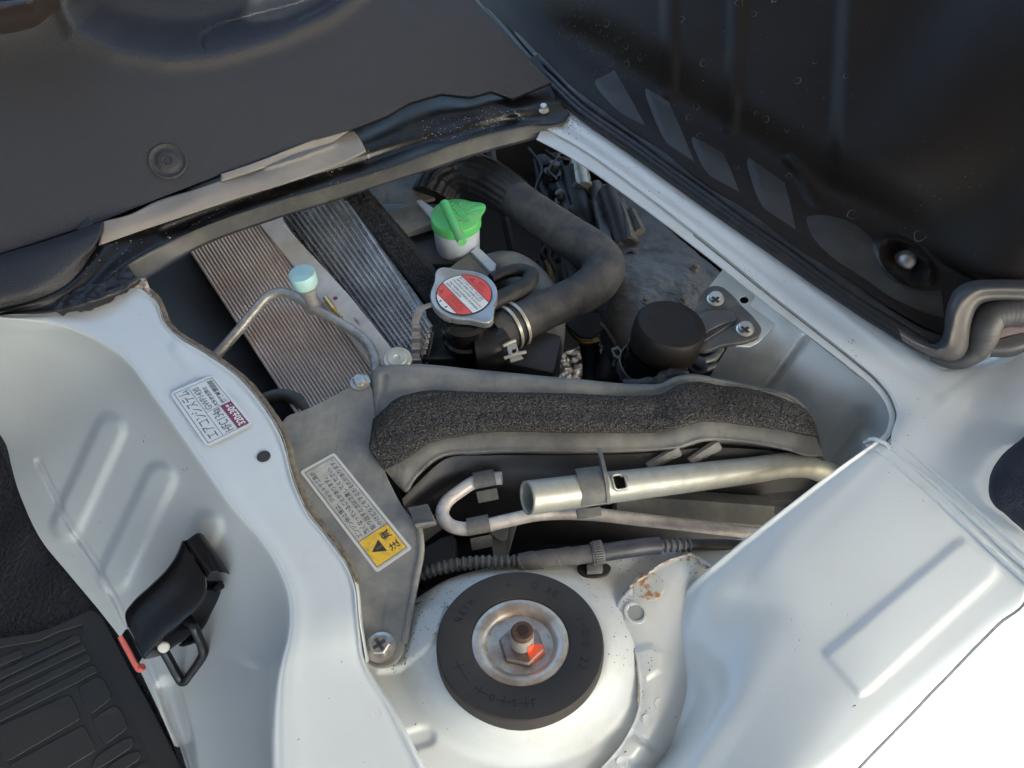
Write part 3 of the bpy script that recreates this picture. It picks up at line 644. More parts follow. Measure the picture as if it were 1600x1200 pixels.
def dz_cm(x, y):
    z = -.35*(1-sstep(sd_line(x,y,[(260,365),(430,300),(620,240),(740,203),(800,190)]),2,16)) 
    z += .25*(1-sstep(sd_line(x,y,[(690,212),(760,190),(800,178)]),0,14))
    return z
patch('beam', [shift(T,4,-60,1.0), T, blend(T,Fr,.35,.25), blend(T,Fr,.7,-.15), blend(T,Fr,.92,.05), Fr], 200, [4,8,8,6,4], M['cross'], cm, dz=dz_cm, solid=0)
Lo2 = Lo[3:]; F2 = Fr[3:]
patch('lower_lip', [shift(F2,0,0,-.02), blend(F2,Lo2,.12,-.1), blend(F2,Lo2,.85,-.1), Lo2, shift(Lo2,0,-6,-2.2)], 180, [3,8,3,3], M['cross_lip'], cm, solid=0)
patch('rubber_wad', [[(88,470,.7),(130,448,1.0),(190,425,.7),(200,414,.6)],[(84,484,.9),(130,470,1.3),(175,458,1.1),(214,434,.7)],[(96,492,.3),(135,485,.4),(180,466,.4),(222,440,.3)]], 50, 14, M['rubber'], cm, solid=0, rough=(.25, 120))
b = W(849, 172, .75)
def hex_bolt(name, c, ax, r, h, m, parent, flange=1.35, cross=False, rot=0):
    prof = [(r*flange, 0), (r*flange, h*.18), (r*1.12, h*.3)]
    lathe(name, c, ax, prof + [(r*1.0,h*.34),(r*1.0,h*.92),(r*.86,h),(0,h)], m, parent, seg=36,
          fn=lambda th, hh: (1 if hh <= h*.31 else (math.cos(math.pi/6)/math.cos(((th+rot) % (math.pi/3)) - math.pi/6))), angle=30)
    if cross:
        x, y, a = frame(ax); c2 = Vector(c) + a*((h+.005)/100)
        mb = MB()
        for d1, d2 in ((x, y), (y, x)):
            V, f = box_data(c2, d1*(r*.011), d2*(r*.0032), a*.0004); mb.add(V, f)
            V, f = box_data(c2, d1*(r*.0045), d2*(r*.0045), a*.0005); mb.add(V, f)
        mb.build(name + '_recess', M['liner'], parent, smooth=False)
hex_bolt('bolt', b, (0,-.1,1), .42, .7, M['silverdust'], cm, 1.5)

# beige felt strip lying on the beam
fs = patch('felt_strip', [[(160,346,2.1),(205,334,2.1),(243,315,2.1),(300,297,2.0),(342,283,2.0),(400,262,2.0),(450,240,2.2),(500,218,2.25),(552,204,1.9)],
    [(158,364,1.8),(210,350,1.8),(262,332,1.8),(342,300,1.8),(400,282,1.9),(450,262,1.95),(500,238,2.0),(562,216,1.75)],
    [(154,383,1.25),(245,352,1.3),(300,333,1.3),(375,308,1.3),(440,288,1.35),(505,266,1.35),(540,252,1.35),(572,236,1.3)]], 90, 8, M['felt'], None, solid=.18,
    dz=lambda x,y: .25*(1-sstep(sd_line(x,y,[(415,262),(470,245),(520,226)]),0,6)) + .12*np.sin(x*.045))
tag(fs, 'long beige felt strip tucked between grey trim panel and black cross member', 'felt strip')
fs2 = patch('felt_flap', [[(345,272,2.5),(400,253,2.6),(470,226,2.8),(558,196,2.5)],[(345,283,2.2),(400,266,2.2),(450,250,2.0),(520,222,2.05)]], 40, 5, M['felt'], None, solid=.15)
tag(fs2, 'narrow upper beige felt flap folded against the grey trim panel edge', 'felt strip')

# --- condenser (coppery, left) : flat core of long tubes with header
PC = plane3((300,392,-6.2), (495,640,-6.2), (600,560,-5.4))
specks('dirt_crumbs', bpy.data.objects['beam'], [(265,372,2,3,1.6),(575,245,2,3,1.8),(300,340,(60,25),60,.7),(450,295,(80,22),90,.7),(575,250,(90,20),60,.6),(520,262,12,30,.9),(720,200,(60,20),120,.7),(790,178,(40,12),60,.7),(180,400,(50,35),40,.7)], M['crumb_l'])
cd_ = thing('ac_condenser', 'flat condenser with coppery ribbed core and plain aluminium header, at the left of the bay', 'condenser', PC.at(430,480))
def quadmap(pl, tl, tr, br, bl):
    P = [pl.at(*q) for q in (tl, tr, br, bl)]
    return lambda u, v, h=0: (P[0]*(1-u)*(1-v) + P[1]*u*(1-v) + P[2]*u*v + P[3]*(1-u)*v) + pl.n*(h/100)
Qc = quadmap(PC, (270,352), (402,290), (640,640), (490,690))
plate('core_back', PC, [(270,352),(405,290),(645,640),(490,690)], .3, M['fin_red'], cd_, h=-.25)
mb = MB(); NT = 27
for k in range(NT):
    u = (k+.5)/NT; hw = .26/NT
    vs = []
    for v in (0, 1):
        vs += [Qc(u-hw*1.3, v, -.28), Qc(u-hw, v, .02), Qc(u, v, .09), Qc(u+hw, v, .02), Qc(u+hw*1.3, v, -.28)]
    mb.add(vs, [(i, i+1, i+6, i+5) for i in range(4)])
tag(mb.build('flat_tubes', M['fin_red'], cd_), kind='stuff')
mb = MB()
for k in range(NT-1):
    u = (k+1)/NT; hw = .21/NT
    for j in range(170):
        v = j/170
        a, b_, c_, d_ = Qc(u-hw, v, -.12), Qc(u+hw, v, -.12), Qc(u+hw, v+.003, -.02), Qc(u-hw, v+.003, -.02)
        mb.add([a, b_, c_, d_], [(0, 1, 2, 3)])
tag(mb.build('fins', M['fin_red'], cd_, smooth=False), kind='stuff')
plate('header', PC, [(400,290),(420,280),(445,352),(545,460),(625,560),(640,600),(600,610),(590,585),(520,495),(455,412),(400,345)], 1.6, M['header'], cd_, bevel=.12, h=.35)
lathe('red_dot', PC.at(524,466,.37), PC.n, [(.24,0),(.22,.015),(0,.015)], mat('dark_red_mark',(.22,.03,.05),.5), cd_, seg=20)
for q in ((554,500),(558,503)): 
    a1 = PC.at(q[0]-1,q[1]-4,.38); a2 = PC.at(q[0]+3,q[1]+4,.38)
    tube('stamp_line', [a1,a2], .035, M['ink'], cd_, n=3, seg=6)

# --- radiator: steep core with zigzag fins, grey edge face, foam seal
PR = plane3((520,318,-3.8), (655,492,-3.8), (588,560,-9.5))
rd = thing('radiator', 'radiator with grey zigzag fin core, black side tank and tall black filler neck', 'radiator', PR.at(570,450))
Qr = quadmap(PR, (380,300), (500,250), (672,512), (640,640))
plate('core_back', PR, [(380,300),(500,250),(676,518),(652,640)], .3, M['fin_dk'], rd, h=-.35)
mb = MB(); NT = 15
for k in range(NT+1):
    u = k/NT; hw = .17/NT; vs = []
    for v in (0, 1): vs += [Qr(u-hw*1.3, v, -.35), Qr(u-hw, v, .02), Qr(u, v, .07), Qr(u+hw, v, .02), Qr(u+hw*1.3, v, -.35)]
    mb.add(vs, [(i, i+1, i+6, i+5) for i in range(4)])
tag(mb.build('flat_tubes', M['fin'], rd), kind='stuff')
mb = MB()
for k in range(NT):
    u0 = (k+.2)/NT; u1 = (k+.8)/NT; NJ = 64
    for j in range(NJ):
        v0 = j/NJ; v1 = (j+.5)/NJ; v2 = (j+1)/NJ; t = .003
        for (ua, va, ub, vb) in ((u0, v0, u1, v1), (u1, v1, u0, v2)):
            mb.add([Qr(ua,va,.03), Qr(ub,vb,.03), Qr(ub,vb+t,.03), Qr(ua,va+t,.03)], [(0,1,2,3)])
            mb.add([Qr(ua,va,-.03), Qr(ub,vb,-.03), Qr(ub,vb,-.33), Qr(ua,va,-.33)], [(0,1,2,3)])
tag(mb.build('fins', M['fin'], rd, smooth=False), kind='stuff')
PE = plane3((520,310,-3.6), (655,485,-3.6), (700,470,-3.4))
plate('edge_face', PE, [(500,255),(512,252),(530,306),(585,368),(625,425),(664,478),(668,500),(655,492),(600,420),(560,365),(515,318)], 1.0, mat('mottled_aluminium',(.40,.41,.42),.5,metal=.5,mix=[((.18,.18,.18),260,.45,.6,.8,'n')],bump=(500,.5,.0006)), rd, bevel=.05)
fo = patch('foam_seal', [[(512,285,-3.6),(560,345,-3.6),(610,405,-3.6),(668,478,-3.6),(676,492,-3.6)],[(514,283,-2.4),(563,338,-2.4),(614,400,-2.4),(664,462,-2.4),(676,476,-2.4)],[(540,270,-2.3),(592,330,-2.2),(645,392,-2.2),(682,440,-2.2),(690,462,-2.4)],[(550,264,-3.8),(600,325,-3.8),(652,386,-3.8),(688,436,-3.8),(694,460,-3.8)]], 130, [8,26,6], M['foam_dk'], rd, solid=0, linear_across=True, rough=(.18, 420))
# tank with angled black body
bevel_box('tank_end', W(838,566,-9.3), Vector((.035,-.012,0)), Vector((.006,.05,0)), Vector((0,0,.06)), M['cover'], rd, .6)
tk = bevel_box('side_tank', W(722,566,-9.6), Vector((.10,0,0)), Vector((.01,.055,-.01)), Vector((0,0,.066)), M['tank'], rd, .5)
nc = W(726, 490, -1.6)
lathe('filler_neck', nc - Vector((0,.0,.062)), (0,0,1), [(2.5,-4.5),(2.4,-2.2),(2.3,-1.5),(2.0,-1.2),(2.05,2.2),(2.2,2.4),(2.2,3.1),(1.95,3.3),(1.95,4.6),(2.35,4.9),(2.35,5.6),(2.0,5.9),(0,5.9)], M['neck'], rd, seg=40)
tube('neck_outlet', [W(748,548,-5.2), W(768,545,-5.0), W(790,532,-4.8)], [2.0,1.9,1.8], M['tank'], rd, n=14, seg=24)
tube('mould_line', [W(664,585,-4.4), W(690,590,-4.3), W(730,583,-4.25)], .08, M['tank'], rd, n=10, seg=6)
# light grey retaining strap at the left of the tank
s_ = [W(688,474,-2.3), W(672,478,-2.4), W(657,484,-2.7), W(650,500,-3.4), W(650,525,-4.4), W(650,560,-5.6), W(650,600,-7)]
V, f = [], []
C_, L_ = path(s_, 50)
for k, p in enumerate(C_):
    for dx, dy, dz_ in ((-.30,-.08,0),(.30,-.08,0),(.30,.12,.12),(-.30,.12,.12)): V.append(Vector(p) + Vector((dx, dy, dz_))/100*1.15)
for k in range(49):
    for i in range(4): f.append((k*4+i, k*4+(i+1)%4, (k+1)*4+(i+1)%4, (k+1)*4+i))
mesh('retaining_strap', V, f, M['alu'], rd, True, 40)
for k in range(4): bevel_box('strap_rib', W(651, 514+k*17, -3.9-k*.6), Vector((.0085,0,0)), Vector((0,.003,0)), Vector((0,0,.0075)), M['alu'], rd, .06)

# --- radiator cap
cc = W(725, 460, -1.0); ppm = pxm(cc)
RCp = 52.5*ppm*100
cap = thing('radiator_cap', 'aluminium two eared radiator cap with red and white round warning label', 'radiator cap', cc)
def ears(th, h):
    e = 0
    for c0 in (R(126), R(-54)):
        d = abs((th - c0 + math.pi) % (2*math.pi) - math.pi); e += .36*math.exp(-(d/.30)**2) 
    return 1 + e
lathe('cap_shell', cc, (0,0,1), [(RCp*.93,-.75),(RCp*.99,-.72),(RCp,-.2),(RCp*1.0,.02),(RCp*.975,.08),(RCp*.94,.06),(RCp*.91,-.03),(0,-.03)], M['cap'], cap, seg=160, fn=lambda th,h: ears(th,h) , angle=60)
for a in (-118, -75): 
    p = cc + Vector((math.cos(R(a)), math.sin(R(a)), 0))*(RCp/100) + Vector((0,0,-.0042)); t3 = Vector((-math.sin(R(a)), math.cos(R(a)),0))
    bevel_box('crimp_tab', p, t3*.007, Vector((math.cos(R(a)), math.sin(R(a)),0))*.0016, Vector((0,0,.005)), M['cap'], cap, .05)
RS = RCp*.82; zt = .0
tdir = Vector((math.cos(R(-53)), math.sin(R(-53)), 0)); udir = Vector((math.cos(R(37)), math.sin(R(37)), 0))
def cap_seg(name, lo, hi, m, h, parent=None, rs=RS, par=cap):
    n = 40; a0, a1 = math.acos(max(-1, min(1, hi))), math.acos(max(-1, min(1, lo)))
    pts = [(rs*math.cos(a), rs*math.sin(a)) for a in np.linspace(a0, a1, n)] + [(rs*math.cos(a), rs*math.sin(a)) for a in -np.linspace(a1, a0, n)]
    V = [cc + (udir*p[0] + tdir*p[1])/100 + Vector((0,0,h/100)) for p in pts]
    return mesh(name, V, [tuple(range(len(V)))], m, parent or par, False, face_cam=True)
lb = cap_seg('warning_label', -1, 1, M['ink'], .012, rs=RS*1.025); 
cap_seg('white_band', -1, -.775, M['label_w'], .02, lb, RS*.985); cap_seg('red_band', -.75, -.31, M['red'], .02, lb, RS*.985)
cap_seg('white_band', -.28, .47, M['label_w'], .02, lb, RS*.985); cap_seg('red_band', .50, 1, M['red'], .02, lb, RS*.985)
tb_ = MB(); tr_ = MB()
def captext(s, u, t0, t1, hgt, mb, bold=.01):
    o = cc + (udir*(u*RS) + tdir*(t0*RS))/100 + Vector((0,0,.0003))
    mb.add(*text_mesh(s, o, tdir, udir, (t1-t0)*RS/100, hgt*RS/100, bold))
captext('熱いときあけるな、やけど注意', .335, -.80, .62, .10, tb_)
captext('NEVER OPEN WHEN HOT', .205, -.80, .66, .085, tb_, .015); captext('NE JAMAIS OUVRIR À CHAUD', .065, -.84, .88, .095, tb_, .015)
captext('NO ABRIR NUNCA CUANDO', -.085, -.84, .92, .085, tb_, .015); captext('ESTA CALIENTE', -.225, -.84, .05, .085, tb_, .015)
captext('1.1', -.92, -.26, .16, .105, tb_)
captext('危険', .70, -.18, .20, .18, tr_); captext('DANGER', .56, -.55, .35, .10, tr_, .01)
captext('WARNING', -.44, -.30, .55, .10, tr_, .01); captext('ATTENTION', -.58, -.30, .62, .10, tr_, .01); captext('ATENCION', -.71, -.20, .55, .085, tr_, .01)
for (u, t, s_) in ((.62,-.42,.17), (-.64,-.62,.2)):
    tr_.add([cc + (udir*((u+a)*RS)+tdir*((t+b)*RS))/100 + Vector((0,0,.0003)) for a, b in ((0,-s_*.6),(0,s_*.6),(s_,0))], [(0,1,2)])
tb_.build('lettering', M['ink'], lb, smooth=False); tr_.build('red_lettering', M['ink_red'], lb, smooth=False)

# --- coolant reservoir with green cap
gc_ = W(712, 336, -2.2); pg = pxm(gc_)*100
rs_ = thing('coolant_reservoir', 'milky white coolant bottle neck behind the radiator cap', 'coolant bottle', gc_ - Vector((0,0,.08)))
lathe('bottle', gc_, (0,0,1), [(36*pg*.9,-9),(32*pg,-6.2),(35*pg,-5.0),(36*pg,-3.5),(36.5*pg,-.9),(34*pg,-.6),(0,-.6)], M['poly'], rs_, seg=48)
plate('side_wing', level(-5.2), [(735,392),(746,384),(775,412),(774,422),(766,424)], .5, M['poly'], rs_, bevel=.1)
plate('side_wing', level(-4.2), [(650,313),(658,311),(690,334),(686,345),(676,343)], .4, M['poly'], rs_, bevel=.1)
plate('grey_tab', level(-5.6), [(694,424),(742,389),(776,414),(762,432),(720,440)], .3, M['cover'], rs_, bevel=.05)
gcap = thing('reservoir_cap', 'bright green snap on cap with a round bar across and raised letters', 'bottle cap', gc_)
def gear(th, h):
    d = abs((th - R(30) + math.pi) % (2*math.pi) - math.pi)
    return 1 + (.33*math.exp(-(d/.27)**2.) if h > -.5 else 0)
lathe('cap_shell', gc_, (0,0,1), [(38.5*pg,-1.15),(39.5*pg,-1.1),(39.5*pg,-.5),(39.3*pg,-.45),(39.3*pg,-.05),(38.2*pg,.03),(0,.03)], M['green'], gcap, seg=128, fn=gear, angle=50)
tube('grip_bar', [W(694,318,-1.3), W(708,347,-1.35), W(722,379,-1.6)], [7.6*pg,7.6*pg,7.2*pg], M['green'], gcap, n=12, seg=24)
gl = MB(); td = Vector((math.cos(R(-58)), math.sin(R(-58)), 0)); ud = Vector((math.cos(R(32)), math.sin(R(32)), 0))
for s, u, t0, t1 in (('LAND', 17, -24, 18), ('COOL', 5, -26, 20), ('ANTI', -6, -22, 12)):
    pass
for s, u, t0, t1 in (('ONLY', 15, -20, 16), ('COOLANT', 3, -27, 27), ('LONG', -9, -20, 20)):
    o = gc_ + (ud*(u*pg) + td*(t0*pg))/100 + Vector((0,0,.0003)); gl.add(*text_mesh(s, o, td, ud, (t1-t0)*pg/100, 9.5*pg/100, .03, .0007))
gl.build('raised_letters', M['green'], gcap, smooth=False)

# --- ducting shapes behind: grey box, pale panel, strut
bx_ = thing('fan_shroud', 'dusty grey plastic shroud box behind the foam strip', 'fan shroud', W(600,350,-6))
plate('shroud_top', level(-5.0), [(596,335),(655,312),(676,322),(690,345),(622,365),(612,352)], 1.0, M['cover'], bx_, bevel=.15)
bevel_box('shroud_body', W(650,400,-10), Vector((.09,0,0)), Vector((-.02,.10,0)), Vector((0,0,.07)), M['cover_dark'], bx_, .5)
plate('shroud_plate', level(-7.5), [(560,290),(620,262),(660,255),(680,310),(600,330)], .4, M['cover'], bx_, bevel=.1)
tube('shroud_arc', [W(752,432,-9),W(785,425,-8.6),W(815,438,-8.4),(W(838,468,-8.4)),W(852,510,-8.6),W(850,560,-10)], [2.0,2.4,2.4,2.4,2.0,1.8], M['cover'], bx_, n=50, seg=20)
bevel_box('shroud_wall', W(812,570,-9), Vector((.075,-.02,0)), Vector((.01,.05,0)), Vector((0,0,.06)), M['cover_dark'], bx_, .8)
dst = thing('support_strut', 'thin dark grey metal strut standing between the reservoir and the large hose', 'strut', W(790,360,-12))
tube('strut_bar', [W(766,228,-9), W(778,300,-11), W(793,360,-12), W(806,415,-13)], .55, M['cover_dark'], dst, n=20, seg=4)

# --- large black intake / radiator hose
H1 = [W(*p) for p in [(802,308,-5.4),(845,339,-5.5),(892,371,-5.6),(922,391,-5.7),(942,411,-5.8),(938,434,-5.8),(916,454,-5.7),(882,471,-5.5),(845,488,-5.2),(806,507,-4.9),(772,526,-4.9)]]
hs = thing('radiator_hose', 'thick dusty black rubber hose bending sharply back beside the engine', 'hose', W(900,430,-8))
def hz(s, th, u): return 1 + .02*noise.noise(Vector((s*40, th, 0)))
tube('hose_bend', H1, [2.05,2.1,2.15,2.2,2.3,2.25,2.1,1.95,1.9,1.95,2.0], M['hose'], hs, n=120, seg=48, fn=hz)
H0 = [W(*p) for p in [(680,315,-8.5),(694,290,-7.6),(722,276,-6.8),(755,281,-6.0),(785,297,-5.5),(806,311,-5.4)]]
tube('ribbed_sleeve', H0, [2.9,2.75,2.6,2.35,2.15], M['hose_dark'], hs, n=150, seg=120, fn=lambda s,th,u: 1 + .045*math.cos(th*18) + .015*math.cos(s*2200))
# spring clamp
cl = thing('hose_clamp', 'cream spring band clamp with raised ears around the hose end', 'hose clamp', W(795,530,-6))
def ring_band(name, c, ax, r, wd, th, m, parent, a0=0, a1=2*math.pi, n=60):
    x, y, a = frame(ax); V, f = [], []
    for k in range(n):
        t = a0 + (a1-a0)*k/(n-1); d = x*math.cos(t) + y*math.sin(t)
        for rr, hh in ((r,-wd/2),(r+th,-wd/2),(r+th,wd/2),(r,wd/2)): V.append(Vector(c) + d*(rr/100) + a*(hh/100))
    for k in range(n-1):
        for i in range(4): f.append((k*4+i, k*4+(i+1)%4, (k+1)*4+(i+1)%4, (k+1)*4+i))
    f += [(0,1,2,3), tuple((n-1)*4+i for i in (3,2,1,0))]
    return mesh(name, V, f, m, parent, True, 35)
ax = (W(825,498,-5.05) - W(785,518,-4.9)).normalized()
c1 = W(800,510,-4.9)
ring_band('band', c1 - ax*.0035, ax, 2.16, .32, .10, M['clamp'], cl); ring_band('band', c1 + ax*.0055, ax, 2.16, .32, .10, M['clamp'], cl)
for (p, q, r_) in (((786,541),(806,532),.0), ((788,560),(822,550),.0)):
    tube('ear', [W(p[0],p[1],-3.3), W((p[0]+q[0])/2,(p[1]+q[1])/2-1,-3.2), W(q[0],q[1],-3.2)], .17, M['clamp'], cl, n=10, seg=8)
plate('ear_plate', level(-3.3), [(792,540),(806,534),(812,552),(818,560),(798,566),(795,555)], .14, M['clamp'], cl, holes=[[(800,546),(807,544),(806,554),(801,556)]], bevel=.03)
# small overflow hose beside the cap
oh = thing('overflow_hose', 'short smooth black rubber hose looping out from under the radiator cap', 'hose', W(800,450,-5))
tube('rubber_tube', [W(*p) for p in [(768,436,-4.2),(790,426,-4.1),(812,422,-4.0),(829,428,-3.9),(824,444,-3.8),(800,459,-3.5),(765,476,-3.0)]], [.6,.62,.7,.85,.9,.9,.85], M['hose_dark'], oh, n=60, seg=24)

# --- ac pipe with service valve
ap = thing('ac_pipe', 'bent dull aluminium pipe crossing over the ribbed coppery condenser', 'pipe', W(430,500,-5))
tube('pipe', [W(*p) for p in [(322,572,-7),(345,548,-6.2),(372,517,-5.2),(400,483,-4.4),(418,464,-4.0),(438,457,-3.8),(462,464,-3.8),(490,482,-3.8),(522,500,-3.9),(550,516,-4.0),(574,537,-4.1),(585,560,-4.2),(588,600,-4.6)]], .49, M['alu_pipe'], ap, n=140, seg=20)
vb = W(490, 478, -3.8)
vax = (W(481,433,0) - W(490,478,-3.6)).normalized(); vax = Vector((-.08, .05, 1)).normalized()
lathe('valve_stem', vb, vax, [(.75,-.5),(.78,.1),(.62,.3),(.60,1.5),(.80,1.6),(.80,2.0),(.92,2.15),(.92,2.5),(.7,2.6),(.7,3.1),(0,3.1)], M['alu'], ap, seg=32)
vc = thing('service_valve_cap', 'small pale turquoise plastic cap on top of the valve of the bent aluminium pipe', 'valve cap', vb + vax*.028)
lathe('cap_body', vb + vax*.028, vax, [(1.18,0),(1.22,.1),(1.25,1.25),(1.20,1.36),(1.1,1.38),(0,1.36)], M['teal'], vc, seg=40, fn=lambda th,h: 1+.006*math.cos(th*24))
mb = MB(); x_, y_, a_ = frame(vax); o_ = vb + vax*.0417
for d1, d2, s1 in ((x_, y_, -.25), (x_, y_, .25)):
    V, f = box_data(o_ + y_*(s1/100), x_*.009, y_*.0014, a_*.0005); mb.add(V, f)
V, f = box_data(o_, x_*.0014, y_*.006, a_*.0005); mb.add(V, f)
mb.build('raised_letter', M['teal'], vc, smooth=False)
lp = thing('lower_ac_pipe', 'glossy dark grey pipe loop below the condenser beside the white flange', 'pipe', W(450,625,-6))
tube('pipe', [W(*p) for p in [(395,640,-7),(415,624,-6.4),(440,618,-6.2),(462,624,-6.3),(480,645,-6.8),(490,680,-8)]], .62, M['alu'] if 0 else M['bracket'], lp, n=50, seg=18)
# thin gold tube along the condenser header
gt = thing('brass_fitting', 'small shiny brass fitting lying by the condenser header behind the pipe valve', 'fitting', PC.at(515,478,.4))
tube('brass_rod', [PC.at(509,466,.55), PC.at(522,484,.55)], .30, mat('brass',(.72,.50,.20),.25,metal=.9), gt, n=4, seg=16)
tube('brass_tip', [PC.at(522,484,.5), PC.at(534,496,.5)], .16, mat('brass_dull',(.55,.40,.20),.3,metal=.9), gt, n=4, seg=12)

# --- engine lumps in the dark
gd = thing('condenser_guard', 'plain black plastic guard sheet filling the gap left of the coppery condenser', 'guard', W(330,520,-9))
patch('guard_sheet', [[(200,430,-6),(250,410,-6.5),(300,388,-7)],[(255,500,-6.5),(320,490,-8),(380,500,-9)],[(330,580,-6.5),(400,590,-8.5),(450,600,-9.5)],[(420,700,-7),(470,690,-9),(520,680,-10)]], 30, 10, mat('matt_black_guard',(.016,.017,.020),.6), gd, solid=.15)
en = thing('engine', 'dark oily engine castings and brackets behind the thick bent hose', 'engine', W(960,380,-20))
cast = patch('gearbox_casing', [[(905,330,-14),(930,290,-12),(960,290,-12),(1000,320,-11),(1060,370,-9),(1130,430,-8)],
    [(910,400,-12),(945,380,-9.5),(980,380,-8.8),(1030,405,-8),(1080,435,-7.5),(1120,470,-8)],
    [(925,470,-12),(955,450,-8.5),(990,445,-7.6),(1030,460,-7.2),(1070,490,-7.5),(1105,520,-9)],
    [(945,560,-16),(965,530,-10),(985,520,-8.5),(1010,530,-8),(1040,560,-9),(1080,590,-12)],
    [(950,620,-22),(970,610,-18),(990,600,-14),(1010,610,-14),(1040,640,-14),(1080,660,-16)]], 90, 20, M['cast'], en, solid=0, rough=(.22, 40))
lathe('casting_boss', W(984,402,-8.7), (-.3,-.2,1), [(1.1,-1),(1.05,.3),(.85,.45),(.5,.45),(.45,.1),(0,.1)], M['cast'], en, seg=28)
for pts, r, m in (([(893,268,-9),(900,300,-9.5),(910,340,-10),(918,370,-11)], 1.3, 'hose_dark'), ([(930,290,-9),(940,340,-9.5),(952,385,-10)], .9, 'bracket'), ([(950,300,-8),(965,345,-8.5),(975,385,-9)], 1.3, 'eng'),
                  ([(903,255,-8.5),(912,295,-8.8)], 1.1, 'clamp'), ([(870,240,-10),(862,262,-11),(868,285,-12),(880,300,-12)], .35, 'eng'), ([(838,250,-12),(850,300,-13),(870,330,-13)], .6, 'eng'),
                  ([(875,290,-10),(884,310,-10),(892,340,-10)], .8, 'eng'), ([(855,380,-15),(860,430,-16),(866,470,-16)], .8, 'hose_dark'), ([(880,400,-16),(895,430,-16),(905,470,-16)], 1.2, 'eng'), ([(845,410,-14),(858,440,-14)], .7, 'hose_dark'),
                  ([(916,520,-16),(924,560,-18),(922,620,-20)], 1.1, 'hose_dark'), ([(980,520,-14),(960,560,-16),(950,600,-17)], 1.6, 'eng')):
    tube('engine_pipe', [W(*p) for p in pts], r, M[m], en, n=24, seg=16)
for p, s in (((858,262,-12),.03),((872,300,-11),.022),((888,320,-11.5),.024),((905,345,-12),.026),((850,330,-14),.03),((870,440,-17),.035),((690,250,-14),.06)):
    bevel_box('engine_block_lump', W(*p), Vector((s,s*.2,0)), Vector((-s*.2,s*.8,0)), Vector((0,0,s)), M['eng'], en, .4)
for pts, r, m in (([(826,232),(846,262),(838,300),(858,332),(880,352)], .22, 'eng'), ([(852,236),(880,262),(872,300),(890,318),(915,340)], .28, 'hose_dark'), ([(872,246),(896,252),(905,275),(898,300),(912,332)], .2, 'eng'),
                  ([(842,350),(862,372),(858,402),(872,430),(866,470)], .25, 'eng'), ([(870,360),(884,388),(880,420),(892,452)], .3, 'bracket'), ([(902,398),(905,430),(898,455)], .35, 'hose_dark'),
                  ([(925,285),(935,300),(945,325),(948,352)], .3, 'bracket'), ([(690,250),(705,240),(740,238),(770,232)], .4, 'hose_dark'), ([(938,505),(950,520),(962,540),(958,575)], .3, 'eng'), ([(1060,560),(1085,566),(1110,562),(1125,545)], .5, 'bracket'), ([(1070,590),(1095,580),(1120,570)], .35, 'eng')):
    tube('wire_run', [W(x, y, -9.5 - .6*k) for k, (x, y) in enumerate(pts)], r, M[m], en, n=40, seg=10)
for (x, y, z, r, h, m) in ((863,270,-9.5,.9,1.4,'eng'),(878,312,-10,.7,1.2,'bracket'),(893,335,-10,.8,1.0,'eng'),(908,302,-9.6,.7,1.6,'cover_dark'),(858,395,-12.5,.9,1.2,'eng'),(876,440,-12.5,.6,1.0,'bracket'),(880,470,-12,.8,1.2,'cover_dark'),(1090,572,-9,.8,.8,'eng')):
    lathe('connector', W(x, y, z), (rng.uniform(-.6,.6), rng.uniform(-.6,.2), 1), [(r,-h),(r,-.2),(r*1.25,-.15),(r*1.25,.15),(r*.8,.2),(r*.8,h),(r*.5,h+.1),(0,h+.1)], M[m], en, seg=18)
castT = bvh(cast)
for (x, y) in ((1010,470),(1068,470),(1000,360),(1085,420)):
    p_, n_ = hit(castT, x, y)
    if p_ is not None: lathe('casting_bolt', p_, n_, [(.55,-.1),(.55,.12),(.38,.16),(.38,.5),(.3,.55),(0,.55)], M['cast'], en, seg=24)
for P_, r_ in (([(938,300,-8.2),(956,345,-8.4),(968,384,-8.6)], .55), ([(962,312,-8.0),(978,350,-8.2),(984,378,-8.4)], 1.0), ([(985,330,-8.0),(1000,362,-8.1)], .7)):
    tube('casting_rib', [W(*p) for p in P_], r_, M['cast'], en, n=12, seg=4)
bevel_box('bracket_bar', W(944,362,-9), Vector((.012,-.002,0)), Vector((.0,.06,-.01)), Vector((0,0,.012)), M['bracket'], en, .15)
tube('gold_tube', [W(*p) for p in [(851,400,-13),(858,422,-13),(864,446,-13.5)]], .42, M['gold'], en, n=10, seg=12)
tube('gold_bracket', [W(*p) for p in [(888,510,-11),(900,525,-11),(915,535,-11),(935,532,-11)]], .35, M['gold'], en, n=20, seg=10)
plate('dark_flap', level(-9.5), [(884,506),(935,488),(945,510),(925,528),(905,525)], .3, M['cover_dark'], en, bevel=.05)
tube('tie_wire', [W(*p) for p in [(878,235,-6),(868,250,-6.4),(858,262,-7),(870,280,-7)]], .12, M['eng'], en, n=20, seg=6)

